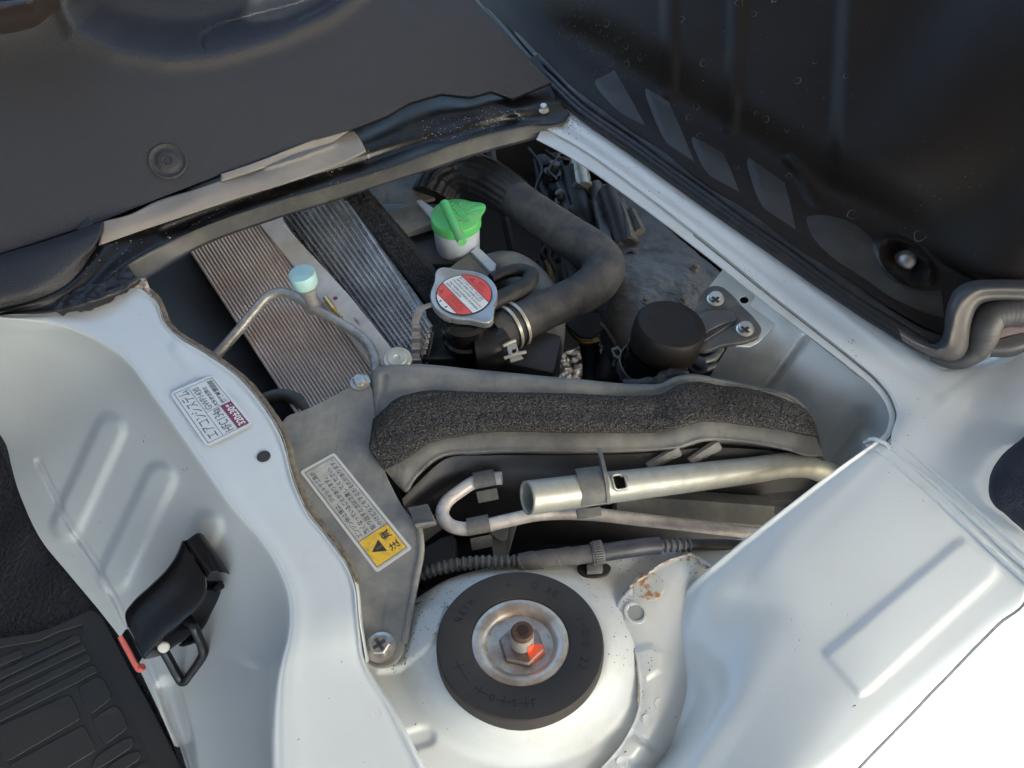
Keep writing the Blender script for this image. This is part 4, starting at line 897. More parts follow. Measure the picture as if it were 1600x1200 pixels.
# --- round black cap on its short black pipe, clamps
bc = W(1050, 504, -1.0); bax = Vector((.10, .06, 1)).normalized()
bp = thing('breather_housing', 'short fat black pipe with a big round black cap beside the two bolt bracket', 'breather', bc - bax*.08)
pb = pxm(bc)*100; rb = 58*pb
lathe('round_cap', bc, bax, [(rb*.93,-3.0),(rb*.97,-2.9),(rb*.99,-1.3),(rb*.97,-.5),(rb*.90,-.12),(rb*.74,0),(rb*.62,.02),(rb*.60,.0),(0,.03)], M['blackcap'], bp, seg=64)
lathe('pipe_body', bc - bax*.028 + Vector((-.003,0,0)), bax, [(rb*.80,-8),(rb*.84,-3),(rb*.9,-.5),(0,-.4)], M['neck'], bp, seg=48)
ring_band('clamp_band', bc - bax*.055 + Vector((-.006,-.004,0)), bax, rb*.93, 1.1, .12, M['bracket'], bp)
plate('clamp_ear', level(-7.5), [(955,544),(966,540),(975,552),(968,562),(958,556)], .3, M['clip'], bp, holes=[[(959,547),(965,545),(970,552),(966,556),(961,553)]], bevel=.05)
tube('crumpled_sheet', [W(*p) for p in [(975,597,-4.4),(1000,601,-4.0),(1030,598,-3.6),(1050,590,-3.2),(1075,585,-3)]], [.3,.5,.7,.9,.5], M['cover_dark'], bp, n=60, seg=16, fn=lambda s,t,u: 1+.35*noise.noise(Vector((s*120,t*1.5,0))))

# --- cast bracket with two bolts on its white mounting plate
plate('mounting_plate', level(-2.3), [(1106,450),(1130,420),(1224,482),(1214,504),(1186,534),(1172,541),(1150,540)], .2, M['paint_clean'], van, holes=[circ(1163,468,7,6,20)[::-1]], bevel=.04)
br = thing('bolted_bracket', 'dusty triangular cast bracket with two crosshead bolts beside the round black cap', 'bracket', W(1140,500,-2.4))
PB = plane3((1118,468,-1.7),(1164,516,-1.7),(1085,520,-2.1))
bo = plate('bracket_body', PB, smooth_loop([(1099,455),(1110,447),(1126,447),(1142,458),(1160,478),(1180,498),(1190,516),(1186,524),(1172,531),(1130,539),(1098,548),(1078,540),(1070,512),(1084,485)], 70), .5, M['bracket'], br, bevel=.1)
plate('raised_web', PB, smooth_loop([(1072,502),(1094,488),(1122,482),(1150,490),(1152,498),(1136,504),(1112,514),(1084,534),(1072,530)], 50), .5, M['bracket'], br, bevel=.14, h=.18)
tube('web_groove', [PB.at(1092,537,.05), PB.at(1122,518,.08), PB.at(1148,503,.05)], .14, M['eng'], br, n=16, seg=8)
for q in ((1118,468),(1164,515)):
    lathe('bolt', PB.at(q[0],q[1],.05), PB.n, [(.80,0),(.80,.1),(.66,.18),(.62,.5),(.52,.58),(0,.58)], M['silverdust'], br, seg=30)
    mb = MB(); c2 = PB.at(q[0],q[1],.64)
    for d1, d2 in ((PB.x, PB.y), (PB.y, PB.x)):
        dd_ = (d1*.8 + d2*(.6 if d1 is PB.x else -.6)).normalized(); V, f = box_data(c2, dd_*.0085, dd_.cross(PB.n)*.0026, PB.n*.0006); mb.add(V, f)
    mb.build('bolt_recess', M['liner'], br, smooth=False)
# ================================================================ DUCT COVER, ITS FLANGE PLATE AND FOAM
dc = thing('duct_cover', 'long dusty grey plastic duct cover with black porous foam along its top', 'duct cover', W(900,680,-4))
U0 = [(577,592,-2.2),(583,582,-1.4),(600,573,-1.1),(650,571,-1.0),(740,579,-1.0),(900,594,-1.2),(1000,602,-1.4),(1030,601,-1.4),(1055,590,-1.1),(1080,586,-1.0),(1120,593,-1.2),(1180,605,-1.5),(1240,622,-1.8),(1268,650,-2.2),(1283,700,-2.6)]
U1 = [(584,650,-1.6),(598,640,-1.3),(618,622,-1.1),(655,611,-1.0),(740,611,-1.0),(900,614,-1.2),(1000,617,-1.4),(1036,613,-1.4),(1060,600,-1.1),(1085,595,-1.0),(1120,600,-1.2),(1180,608,-1.5),(1240,628,-1.8),(1268,655,-2.2),(1280,690,-2.6)]
U2 = [(600,733,-2.0),(618,726,-1.7),(640,713,-1.5),(668,694,-1.3),(740,678,-1.2),(900,676,-1.4),(1000,676,-1.6),(1030,675,-1.6),(1060,669,-1.3),(1100,658,-1.2),(1125,659,-1.3),(1180,666,-1.6),(1240,675,-1.9),(1270,681,-2.2),(1284,700,-2.6)]
U3 = [(622,760,-2.6),(632,768,-2.4),(650,745,-1.9),(690,712,-1.6),(740,707,-1.5),(900,706,-1.7),(1000,704,-1.9),(1030,702,-1.9),(1060,699,-1.7),(1095,688,-1.5),(1125,687,-1.6),(1180,693,-1.9),(1230,703,-2.2),(1262,712,-2.5),(1286,712,-2.8)]
U4 = [(632,796,-7),(640,800,-8),(655,790,-8.5),(700,775,-9),(760,775,-9.5),(900,770,-10),(1000,765,-10),(1030,762,-10),(1060,758,-10),(1095,752,-10),(1125,750,-10),(1180,745,-9),(1230,742,-8),(1262,738,-7),(1288,735,-6)]
def dz_duct(x, y):
    z = .22*(1-sstep(np.abs(sd_poly(x,y,[(640,566),(1290,640),(1292,560),(640,540)])),0,10))*0
    z += -.28*(1-sstep(sd_line(x,y,[(600,590),(596,640),(592,660)]),1,8))
    return z
patch('duct_shell', [shift(U0,1,-2,-2.0), U0, blend(U0,U1,.25,.16), U1, U2, blend(U2,U3,.2,.05), blend(U2,U3,.8,.02), U3, blend(U3,U4,.06,-.6), U4], 220, [3,5,6,12,4,6,4,5,8], M['cover'], dc, dz=dz_duct, solid=0, tv=[-.2,0,.1,.35,1,1.15,1.6,1.75,1.9,3])
# dark recessed side of the duct with a few ribs
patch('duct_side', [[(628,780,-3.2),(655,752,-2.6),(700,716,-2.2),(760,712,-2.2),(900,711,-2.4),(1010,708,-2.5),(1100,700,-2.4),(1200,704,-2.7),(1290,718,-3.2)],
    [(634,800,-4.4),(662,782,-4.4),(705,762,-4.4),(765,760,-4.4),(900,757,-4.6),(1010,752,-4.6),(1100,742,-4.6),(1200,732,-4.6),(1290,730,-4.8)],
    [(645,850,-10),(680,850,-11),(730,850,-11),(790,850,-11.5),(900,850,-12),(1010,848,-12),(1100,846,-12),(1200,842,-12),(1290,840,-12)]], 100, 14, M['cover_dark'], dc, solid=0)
for a, b_ in (((1060,704),(1012,730)),((1122,695),(1078,722))):
    A_, B_ = W(a[0],a[1],-2.35), W(b_[0],b_[1],-2.9)
    tube('side_rib', [A_, (A_+B_)/2+Vector((0,0,.001)), B_], [.5,.42,.38], M['cover'] if a[0]<1200 else M['cover_dark'], dc, n=14, seg=6)
Fo = lambda U, d, dz: [(p[0], p[1]+d, p[2]+dz) for p in U]
U1f = [(582,655,-1.4)]+U1[1:13]+[(1262,640,-1.95),(1272,655,-2.2)]
U2f = U2[:13]+[(1260,679,-2.1),(1280,682,-2.4)]
Lf = [(578,704,-1.7)]
foam = patch('foam_strip', [Fo(U2f,1,-.05), Fo(U2f,-1,.75), blend(U2f,U1f,.15,1.0), blend(U2f,U1f,.5,1.05), blend(U2f,U1f,.85,.95), Fo(U1f,3,.7), Fo(U1f,1,-.1)], 420, [5,5,22,22,5,5], M['foam'], dc, solid=0, tv=[-.08,.02,.15,.5,.85,.98,1.08], rough=(.09, 520))
foam_end = patch('foam_end', [[(602,735,-1.9),(590,722,-1.8),(577,703,-1.7),(579,680,-1.5),(583,655,-1.4)],[(601,733,-1.0),(589,716,-.9),(579,700,-.85),(582,678,-.75),(586,656,-.7)],[(612,728,-.9),(606,708,-.8),(598,690,-.7),(596,672,-.6),(598,650,-.6)]], 60, 8, M['foam'], dc, solid=0, rough=(.08, 520))

fp = thing('flange_plate', 'dusty grey plastic flange plate with scuffs and a long yellow and cream label', 'flange plate', W(570,830,-2))
PP = plane3((490,640,-1.5),(640,780,-1.5),(595,1020,-1.7))
pout = [(448,650),(470,642),(520,618),(545,604),(562,598),(578,602),(583,620),(586,650),(584,690),(600,733),(612,760),(632,795),(648,815),(658,838),(658,860),(652,895),(642,950),(634,1000),(626,1026),(610,1040),(594,1043),(576,1036),(566,1018),(562,985),(556,930),(540,885),(505,840),(478,800),(452,745),(440,700),(436,668)]
plate('plate', PP, smooth_loop(pout, 160), .35, M['cover'], fp, bevel=.12, res=3)
tube('raised_edge', [PP.at(*q, -.05) for q in [(655,828),(657,838),(658,860),(650,905),(640,960),(632,1005)]], .25, M['cover'], fp, n=60, seg=10)
hb = PP.at(563, 598, .1)
lathe('bolt', hb, PP.n, [(.85,0),(.85,.12),(.6,.2),(.6,.55),(.5,.62),(0,.62)], M['bolt'], fp, seg=28, fn=lambda th,h: 1 if h<.15 else math.cos(math.pi/6)/math.cos((th%(math.pi/3))-math.pi/6))
wb = thing('grey_bolt_washer', 'flat dusty round washer head at the corner where pipe meets duct cover', 'washer', W(621,562,-1.2))
lathe('washer_head', W(621,562,-1.3), (0,-.1,1), [(1.25,-.2),(1.25,.15),(1.15,.25),(.85,.25),(.8,.33),(.3,.33),(.25,.26),(0,.26)], M['clamp'], wb, seg=36)
def phillips(name, c, ax, r, parent, m):
    lathe(name, c, ax, [(r*1.45,0),(r*1.45,.12),(r*1.05,.2),(r,.25),(r,.62),(r*.85,.70),(0,.70)], m, parent, seg=36, fn=lambda th,h: 1 if h<.22 else math.cos(math.pi/6)/math.cos((th%(math.pi/3))-math.pi/6))
    x, y, a = frame(ax); mb = MB(); c2 = Vector(c)+a*.0071
    for d1, d2 in ((x*.8+y*.6, y*.8-x*.6), (y*.8-x*.6, x*.8+y*.6)):
        V, f = box_data(c2, d1*(r*.0125), d2*(r*.0034), a*.0005); mb.add(V, f)
    mb.build(name+'_recess', M['liner'], parent, smooth=False)
phillips('bolt', PP.at(595,1012,.05), PP.n, .72, fp, M['bolt'])

def sticker(name, pl, corners, parent, base, rects, lines, texts, tris=(), h=.03, radius=.06, bdr=None):
    tl, tr, br, bl = [pl.at(*q, h) for q in corners]
    def G(u, v, hh=0): return tl*(1-u)*(1-v) + tr*u*(1-v) + br*u*v + bl*(1-u)*v + pl.n*(hh/100)
    W_, H_ = (tr-tl).length, (bl-tl).length
    ru, rv = radius, radius*W_/H_
    def rrect(u0, v0, u1, v1, ru, rv, n=6):
        P = []
        for cu_, cv_, a0 in ((u1-ru,v1-rv,0),(u0+ru,v1-rv,90),(u0+ru,v0+rv,180),(u1-ru,v0+rv,270)):
            for k in range(n+1):
                a = R(a0+90*k/n); P.append((cu_+ru*math.cos(a), cv_+rv*math.sin(a)))
        return P
    def poly(nm, P, m, hh, par):
        return mesh(nm, [G(u, v, hh) for u, v in P], [tuple(range(len(P)))], m, par, False, face_cam=True)
    b = poly(name, rrect(0,0,1,1,ru,rv), bdr or base, 0, parent)
    b2 = poly('label_face', rrect(.018,.018*W_/H_,1-.018,1-.018*W_/H_,ru*.7,rv*.7), base, .006, parent) if bdr else b
    for (u0,v0,u1,v1,m) in rects: poly('printed_field', rrect(u0,v0,u1,v1,.004,.004*W_/H_,1), m, .012, b)
    mb = MB()
    for (u0,v0,u1,v1,wd) in lines:
        a, c = G(u0,v0,.018), G(u1,v1,.018); d = (c-a).normalized(); s_ = pl.n.cross(d)*(wd/200)
        mb.add([a-s_, c-s_, c+s_, a+s_], [(0,1,2,3)])
    if mb.v: mb.build('printed_line', M['ink_grey'], b, smooth=False)
    xd = (tr-tl).normalized(); yd = -(bl-tl).normalized(); groups = {}
    for (s, u0, v0, u1, v1, m, bold) in texts:
        g_ = groups.setdefault(m.name, (m, MB()))[1]
        g_.add(*text_mesh(s, G(u0, v1, .022), xd, yd, (u1-u0)*W_, (v1-v0)*H_, bold))
    for (P, m) in tris:
        g_ = groups.setdefault(m.name, (m, MB()))[1]; g_.add([G(u, v, .024) for u, v in P], [tuple(range(len(P)))])
    for m, g_ in groups.values(): g_.build('lettering', m, b, smooth=False)
    return b
z8 = lambda x, y: (440+x/5.7125, 690+y/5.7125)
K = M['ink_grey']; fr = lambda u0,v0,u1,v1,w_: [(u0,v0,u1,v0,w_),(u1,v0,u1,v1,w_),(u1,v1,u0,v1,w_),(u0,v1,u0,v0,w_)]
sticker('caution_label', PP, [z8(850,1172), z8(163,268), z8(470,98), z8(1168,955)], fp, M['label_c'],
  [(.035,.10,.262,.90,M['yellow'])], fr(.033,.085,.967,.915,.05) + [(.265,.09,.265,.91,.05)],
  [('エンジン停止後は、ジャッキや工具が',.285,.135,.945,.275,K,.012), ('熱くなっていることがあります。',.285,.325,.84,.465,K,.012), ('取り出すときは注意してください。',.285,.515,.90,.655,K,.012), ('やけどなどをするおそれがあります。',.285,.705,.945,.845,K,.012),
   ('注',.065,.58,.128,.84,M['ink'],.02), ('意',.165,.58,.235,.84,M['ink'],.02)],
  tris=[([(.09,.50),(.20,.50),(.145,.20)],M['ink']), ([(.138,.42),(.152,.42),(.150,.30),(.140,.30)],M['yellow']), ([(.139,.47),(.151,.47),(.151,.445),(.139,.445)],M['yellow'])], h=.04, radius=.02, bdr=M['label_bd'])
z9 = lambda x, y: (250+x/8, 560+y/8)
P0 = level(.26)
Ki = M['ink_grey']
sticker('refrigerant_label', P0, [z9(585,1112), z9(118,432), z9(660,200), z9(1172,820)], van, M['label_cl'],
  [(.045,.70,.475,.935,M['purple'])], fr(.045,.07,.955,.935,.045) + [(.045,.385,.955,.385,.04), (.475,.385,.475,.935,.04), (.045,.70,.475,.70,.04)],
  [('エアコンシステム',.08,.115,.93,.34,Ki,.0), ('HFC134a',.07,.45,.455,.64,Ki,.0), ('GWP1430',.50,.425,.90,.56,Ki,0), ('大気放出禁止',.50,.60,.86,.70,Ki,.01), ('廃棄時要回収',.50,.76,.92,.88,Ki,.02), ('320±30',.07,.75,.385,.90,M['label_w'],.03), ('g',.40,.79,.45,.91,M['label_w'],.02)],
  h=.03, radius=.07)

# ================================================================ TOOLS CLIPPED TO THE DUCT
jh = thing('steel_tube', 'thick chalky zinc coated steel tube with open end and square hole', 'tube', W(1040,750,-2.6))
jp = [W(*p) for p in [(823,778,.4),(900,768,-.7),(1000,756,-1.9),(1100,744,-2.8),(1180,734,-3.3),(1230,727,-3.6),(1262,728,-4.0),(1300,742,-5.2)]]
rj = pxm(jp[0])*100
Vj, Fj = tube_data(jp, [27*rj,26.5*rj,25.5*rj,24.5*rj,23*rj,22*rj,21*rj], 140, 40, None, False)
N_ = 40
hk0, hk1 = 44, 52
Fj2 = []
for q in Fj:
    k, i = q[0]//N_, q[0]%N_
    Fj2.append(q)
# square hole: drop the faces that look up at its place
tgt0, tgt1 = W(958,748,-.4), W(978,760,-.4)
Vn = np.array([tuple(v) for v in Vj])
d_ = Vn - CAM; dep = d_ @ F_; px_ = 800 + FPX*(d_ @ R_)/dep; py_ = 600 - FPX*(d_ @ U_)/dep
C0, _ = path(jp, 140)
keep = []
for q in Fj2:
    cx_, cy_ = px_[list(q)].mean(), py_[list(q)].mean(); k = q[0]//N_
    ctr = Vector(C0[k]); fc = sum((Vector(Vj[i]) for i in q), Vector())/4
    front = (fc-ctr).dot(Vector(CAM)-ctr) > 0
    if front and 956 < cx_ < 978 and 742 < cy_ < 765: continue
    keep.append(q)
o = mesh('tube_body', Vj, keep, M['zinc'], jh, True, 60)
tbT = BVHTree.FromPolygons([Vector(v) for v in Vj], [tuple(q) for q in Fj])
hp = [hit(tbT, *q)[0] for q in roundpoly([(955,742),(975,741),(981,763),(961,766)], 6)]
tube('hole_rim', hp + [hp[0]], .10, M['zinc'], jh, n=60, seg=8)
md = o.modifiers.new('wall', 'SOLIDIFY'); md.thickness = .0018; md.offset = -1
rh = thing('hook_rod', 'thin pale steel rod bent into a hook at its left end', 'rod', W(900,810,-3))
rp_ = [(784,747,-2.6),(765,748,-2.7),(745,752,-2.8),(718,768,-2.9),(697,786,-3.0),(691,803,-3.0),(702,820,-3.0),(722,826,-3.0),(745,824,-3.0),(790,814,-3.1),(840,804,-3.2),(880,802,-3.6),(930,804,-4.0),(1000,812,-4.6),(1080,821,-5.2),(1180,833,-5.8),(1240,840,-6.2)]
tube('rod', [W(*p) for p in rp_], [11.2*rj]*6+[11*rj,10.5*rj,10*rj], M['zinc_pink'], rh, n=180, seg=20)
# second flat bar / jack parts below
jk = thing('steel_bars', 'dark dusty steel bars lying in the shade under the clipped tube', 'jack', W(1050,800,-9))
def bar(name, pts, wd, th, m, par):
    pl = level(pts[0][2]); 
    tube(name, [W(*p) for p in pts], wd, m, par, n=12, seg=4)
tube('flat_bar', [W(960,788,-6.5), W(1080,797,-7), W(1200,806,-7.5)], [1.4,1.6,1.6], M['cover'], jk, n=14, seg=6)
tube('flat_bar', [W(1130,770,-8), W(1230,772,-8), W(1290,770,-8)], [1.1,1.0,1.0], M['cover_dark'], jk, n=14, seg=6)
tube('flat_bar', [W(1210,745,-8), W(1235,790,-8.5)], [.4,.4], M['cover_dark'], jk, n=8, seg=6)
tube('flat_bar', [W(640,850,-6), W(672,824,-5.5), W(700,806,-5)], [.75,.75,.7], M['cover'], jk, n=10, seg=4)
plate('dark_box', level(-5.4), [(646,862),(690,838),(706,834),(713,842),(712,880),(660,905),(640,890)], 2.5, M['cover_dark'], jk, bevel=.25)
plate('grey_lug', level(-6.5), [(762,820),(808,818),(796,860),(780,905),(775,900),(770,860)], .3, M['cover'], jk, bevel=.05)
plate('grey_lug', level(-5.6), [(758,826),(795,820),(792,842),(784,846),(776,842)], .25, M['cover'], jk, bevel=.05)

# nylon clips: each grips rod or tube
def strap_clip(label, ctr, axd, r, wid, a0, a1, hub, group='grey nylon clips holding the tools'):
    t = thing('retaining_clip', label, 'clip', ctr, group)
    c3 = Vector(ctr); ring_band('jaw', c3, axd, r, wid, .22, M['clip'], t, a0, a1, 30)
    for (q, e) in hub:
        bevel_box('foot', q, e[0], e[1], e[2], M['clip'], t, .05)
    return t
def dirpx(a, b, z): return (W(b[0],b[1],z)-W(a[0],a[1],z)).normalized()
camn = (Vector(CAM)-W(750,790,-3)).normalized()
d1 = dirpx((735,754),(784,747),-2.7); up1 = d1.cross(Vector((0,0,1))).cross(d1).normalized()
side1 = d1.cross(camn).normalized()*-1
for lab, (x, y), z, r in (('grey nylon clip gripping the free end of the hooked rod', (757,750), -2.72, 11.4*rj), ('grey nylon clip gripping the lower leg of the hooked rod', (748,822), -3.0, 11.4*rj)):
    c_ = W(x, y, z); dd = dirpx((x-20,y+ (4 if y<800 else 4)),(x+20,y-4),z)
    s = dd.cross(camn).normalized(); s = s if s.y > 0 else -s
    t = thing('retaining_clip', lab, 'clip', c_, 'grey nylon clips holding the tools')
    V, f = [], []
    n = 16
    for k in range(n):
        a = R(-50 + 165*k/(n-1)); dirv = (camn*math.cos(a) + s*math.sin(a))
        for rr, hh in ((r,-.85),(r+.22,-.85),(r+.22,.85),(r,.85)): V.append(c_ + dirv*(rr/100) + dd*(hh*1.0/100))
    for k in range(n-1):
        for i in range(4): f.append((k*4+i,k*4+(i+1)%4,(k+1)*4+(i+1)%4,(k+1)*4+i))
    f += [(0,1,2,3), tuple((n-1)*4+i for i in (3,2,1,0))]
    mesh('jaw', V, f, M['clip'], t, True, 35)
    bevel_box('lower_foot', c_ - s*.0125 + camn*.0, dd*.0165, s*.009, camn*.003, M['clip'], t, .05)
c_ = W(921, 763, -.95); dd = dirpx((900,768),(970,759),-1.5); s = dd.cross(camn).normalized(); s = s if s.y > 0 else -s
t = thing('retaining_clip', 'large grey nylon saddle clip with a fin around the thick zinc tube', 'clip', c_, 'grey nylon clips holding the tools')
V, f = [], []; n = 24; r = 28.8*rj
for k in range(n):
    a = R(-50 + 150*k/(n-1)); dirv = (camn*math.cos(a) + s*math.sin(a))
    wv = .95 
    for rr, hh in ((r,-wv),(r+.25,-wv),(r+.25,wv),(r,wv)): V.append(c_ + dirv*(rr/100) + dd*(hh/100))
for k in range(n-1):
    for i in range(4): f.append((k*4+i,k*4+(i+1)%4,(k+1)*4+(i+1)%4,(k+1)*4+i))
f += [(0,1,2,3), tuple((n-1)*4+i for i in (3,2,1,0))]
mesh('saddle', V, f, M['clip'], t, True, 35)
plate('fin', Pl(c_ + dd*.0095, dd), [], .2, M['clip'], t) if 0 else None
fv = [c_ + dd*.0098 + camn*((r+q0)/100)*math.cos(R(a)) + s*((r+q0)/100)*math.sin(R(a)) for a, q0 in ((-48,.0),(-20,.0),(0,.0),(25,.0),(50,.0),(78,.0),(84,1.6),(60,1.0),(30,.55),(0,.35),(-25,.35),(-48,.45))]
fv2 = [v + dd*.0028 for v in fv]; n = len(fv)
mesh('fin', fv+fv2, [tuple(range(n)), tuple(range(2*n-1,n-1,-1))]+[(i,(i+1)%n,n+(i+1)%n,n+i) for i in range(n)], M['clip'], t, False)
bevel_box('lower_foot', W(920,801,-2.3), dd*.0185, s*.007, camn*.006, M['clip'], t, .06)
t = thing('retaining_clip', 'empty square grey nylon clip at the edge of the flange plate', 'clip', W(656,803,-1.2), 'grey nylon clips holding the tools')
plate('clip_pad', plane3((640,793,-1.0),(672,788,-.7),(680,820,-.8)), [(637,793),(668,787),(682,818),(650,824)], .25, M['clip'], t, bevel=.05)
plate('clip_wall', plane3((650,826,-1.0),(682,820,-1.0),(668,824,-1.9)), [(649,823),(682,817),(681,821),(652,829)], .2, M['clip'], t, bevel=.03)

# ================================================================ WIRING HARNESS
wh = thing('wiring_harness', 'grey wiring harness in ribbed conduit and spiral cloth tape', 'harness', W(850,870,-2.5))
hp = [(640,906,-3.4),(665,895,-3.0),(700,885,-2.6),(740,879,-2.3),(790,878,-2.1),(830,876,-2.0),(880,870,-2.0),(930,865,-2.0),(980,858,-2.0),(1020,853,-2.2),(1060,852,-2.4),(1110,851,-2.9),(1160,853,-3.5),(1220,860,-4)]
HC, HL = path([W(*p) for p in hp], 400)
def sub(a, b, n): return [Vector(p) for p in HC[int(a*399):int(b*399)+1:max(1, int((b-a)*399/n))]]
V_, F_c = None, None
ph = lambda s,th,u: 1 + .16*math.tanh(2*math.sin(s*2*math.pi/.0046))
tube('ribbed_conduit', sub(0,.31,40), 9.5*rj, M['conduit'], wh, n=520, seg=20, fn=ph)
tube('cloth_tape', sub(.29,.50,30), 13.6*rj, M['tape'], wh, n=260, seg=48, fn=lambda s,th,u: (1 + .10*((s*2*math.pi/.0135 - th*1.0)/(2*math.pi) % 1.0)) * (.86+.14*min(1,u*7)))
tube('smooth_sleeve', sub(.50,.66,30), 13.8*rj, mat('dark_sleeve',(.035,.036,.045),.4,mix=[((.09,.088,.08),45,.5,.75,.8,'n')]), wh, n=40, seg=28)
tube('ribbed_conduit', sub(.655,.74,20), 9.8*rj, M['conduit'], wh, n=240, seg=20, fn=ph)
tube('braided_sleeve', sub(.73,1.0,30), 8.8*rj, M['hose_dark'], wh, n=120, seg=24, fn=lambda s,th,u: 1+.05*math.sin(s*3000)*math.cos(th*6))
hc = thing('harness_clamp', 'ratchet cable clamp and rubber foot holding the wiring harness on the tower', 'cable clamp', W(932,880,-2.8))
k_ = int(.525*399); hx = (Vector(HC[k_+3])-Vector(HC[k_-3])).normalized()
lc = W(933, 864, -2.0)
ring_band('ratchet_strap', lc, hx, 14.2*rj, .85, .18, M['clip'], hc)
for a in range(-70, 60, 11):
    x, y, a_ = frame(hx); up = camn - hx*camn.dot(hx); up.normalize(); sd_ = hx.cross(up)
    d = up*math.cos(R(a)) + sd_*math.sin(R(a)); bevel_box('ratchet_tooth', lc + d*((14.2*rj+.24)/100), hx*.006, d.cross(hx)*.0012, d*.0012, M['clip'], hc, .02)
plate('foot_pad', level(-2.72), smooth_loop([(902,884),(920,880),(945,879),(955,886),(950,897),(930,902),(908,899)], 40), .22, M['rubber'], hc, bevel=.06)
bevel_box('foot_block', W(929,889,-2.4), Vector((.0115,0.001,0)), Vector((0,.006,0)), Vector((0,0,.006)), M['clip'], hc, .08)

# ================================================================ STRUT TOP MOUNT
rn = Vector((0.012, .21, 1)).normalized()
rc = W(813, 1000, .3)
sm = thing('strut_mount', 'round matt black rubber strut mount with rusty dished washer and threaded centre bolt', 'strut mount', rc - rn*.03)
ro = 131.5*pxm(rc)*100; ri = 77*pxm(rc)*100
lathe('rubber_ring', rc, rn, [(ro*.90,-4.2),(ro*.94,-2.6),(ro*.965,-2.2),(ro*.975,-1.5),(ro*.99,-1.42),(ro*1.0,-1.2),(ro,-.5),(ro*.993,-.12),(ro*.975,-.02),(ro*.95,0),(ri*1.03,0),(ri*1.0,-.06),(ri*.99,-1)], M['rubber_ring'], sm, seg=120)
lathe('dished_washer', rc, rn, [(ri*1.0,-.5),(ri*.985,-.10),(ri*.95,-.04),(ri*.86,-.03),(ri*.78,-.10),(ri*.70,-.32),(ri*.64,-.7),(ri*.60,-1.05),(ri*.56,-1.25),(ri*.3,-1.3),(0,-1.3)], M['dish'], sm, seg=90)
rx, ry, rz = frame(rn)
nb = rc + rn*-.0125 + Vector((.001,-.002,0))
hexf = lambda th,h: math.cos(math.pi/6)/math.cos(((th+.25)%(math.pi/3))-math.pi/6)
nut_r = 37*pxm(rc)*100
nu = lathe('hex_nut', nb, rn, [(nut_r,0),(nut_r,1.05),(nut_r*.93,1.2),(nut_r*.6,1.2),(0,1.2)], M['nut'], sm, seg=60, fn=hexf, angle=25)
lathe('flange_washer', nb, rn, [(nut_r*1.15,.0),(nut_r*1.15,.16),(0,.16)], M['rusty'], sm, seg=48)
sr = 18.5*pxm(rc)*100
prof = []
z0 = 1.0
for k in range(5): prof += [(sr*.84, z0+k*.27), (sr*1.0, z0+.10+k*.27), (sr*1.0, z0+.15+k*.27), (sr*.84, z0+.25+k*.27)]
zt_ = z0+9*.15
lathe('threaded_stud', nb, rn, [(sr*.93, .5)] + prof + [(sr*.93, zt_)], M['thread'], sm, seg=40, angle=20)
hs_ = lambda th,h: 1
lathe('stud_tip', nb, rn, [(sr*.94, zt_),(sr*.94, zt_+.25),(sr*.86, zt_+.38),(sr*.52, zt_+.38),(sr*.50, zt_+.3),(sr*.48, zt_-.4),(0, zt_-.42)], M['rusty'], sm, seg=48, fn=lambda th,h: 1, angle=30)
hxp = [(sr*.56*math.cos(R(60*k+10)), sr*.56*math.sin(R(60*k+10))) for k in range(6)]
V = [nb + rn*((zt_+.385)/100) + (rx*a+ry*b)/100 for a, b in hxp]; V += [v - rn*.0001 for v in V]
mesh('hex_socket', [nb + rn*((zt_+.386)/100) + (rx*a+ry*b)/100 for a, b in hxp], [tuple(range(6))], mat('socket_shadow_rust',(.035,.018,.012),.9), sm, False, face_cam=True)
# red paint mark on one corner of the nut
V = []
for a in (R(-64), R(-45), R(-15), R(-2)):
    rr = nut_r*hexf(a, 0)*1.0
    for q in (sr*1.02, rr*.93): V.append(nb + (rx*math.cos(a)+ry*math.sin(a))*(q/100) + rn*(1.215/100))
mesh('red_paint_mark', V, [(0,1,3,2),(2,3,5,4),(4,5,7,6)], M['redmark'], sm, False, face_cam=True)
V = []
for a in (R(-62), R(-45), R(-30), R(-14)):
    rr = nut_r*hexf(a, 0)*1.012
    for hh in (1.08, .62): V.append(nb + (rx*math.cos(a)+ry*math.sin(a))*(rr/100) + rn*(hh/100))
mesh('red_paint_mark', V, [(0,1,3,2),(2,3,5,4),(4,5,7,6)], M['redmark'], sm, False)
V = []
for k in range(7):
    a = R(-62+9*k)
    for hh in (1.15, 1.95-.06*k): V.append(nb + (rx*math.cos(a)+ry*math.sin(a))*((sr*1.03)/100) + rn*(hh/100))
mesh('red_paint_mark', V, [(2*k,2*k+1,2*k+3,2*k+2) for k in range(6)], M['redmark'], sm, False)
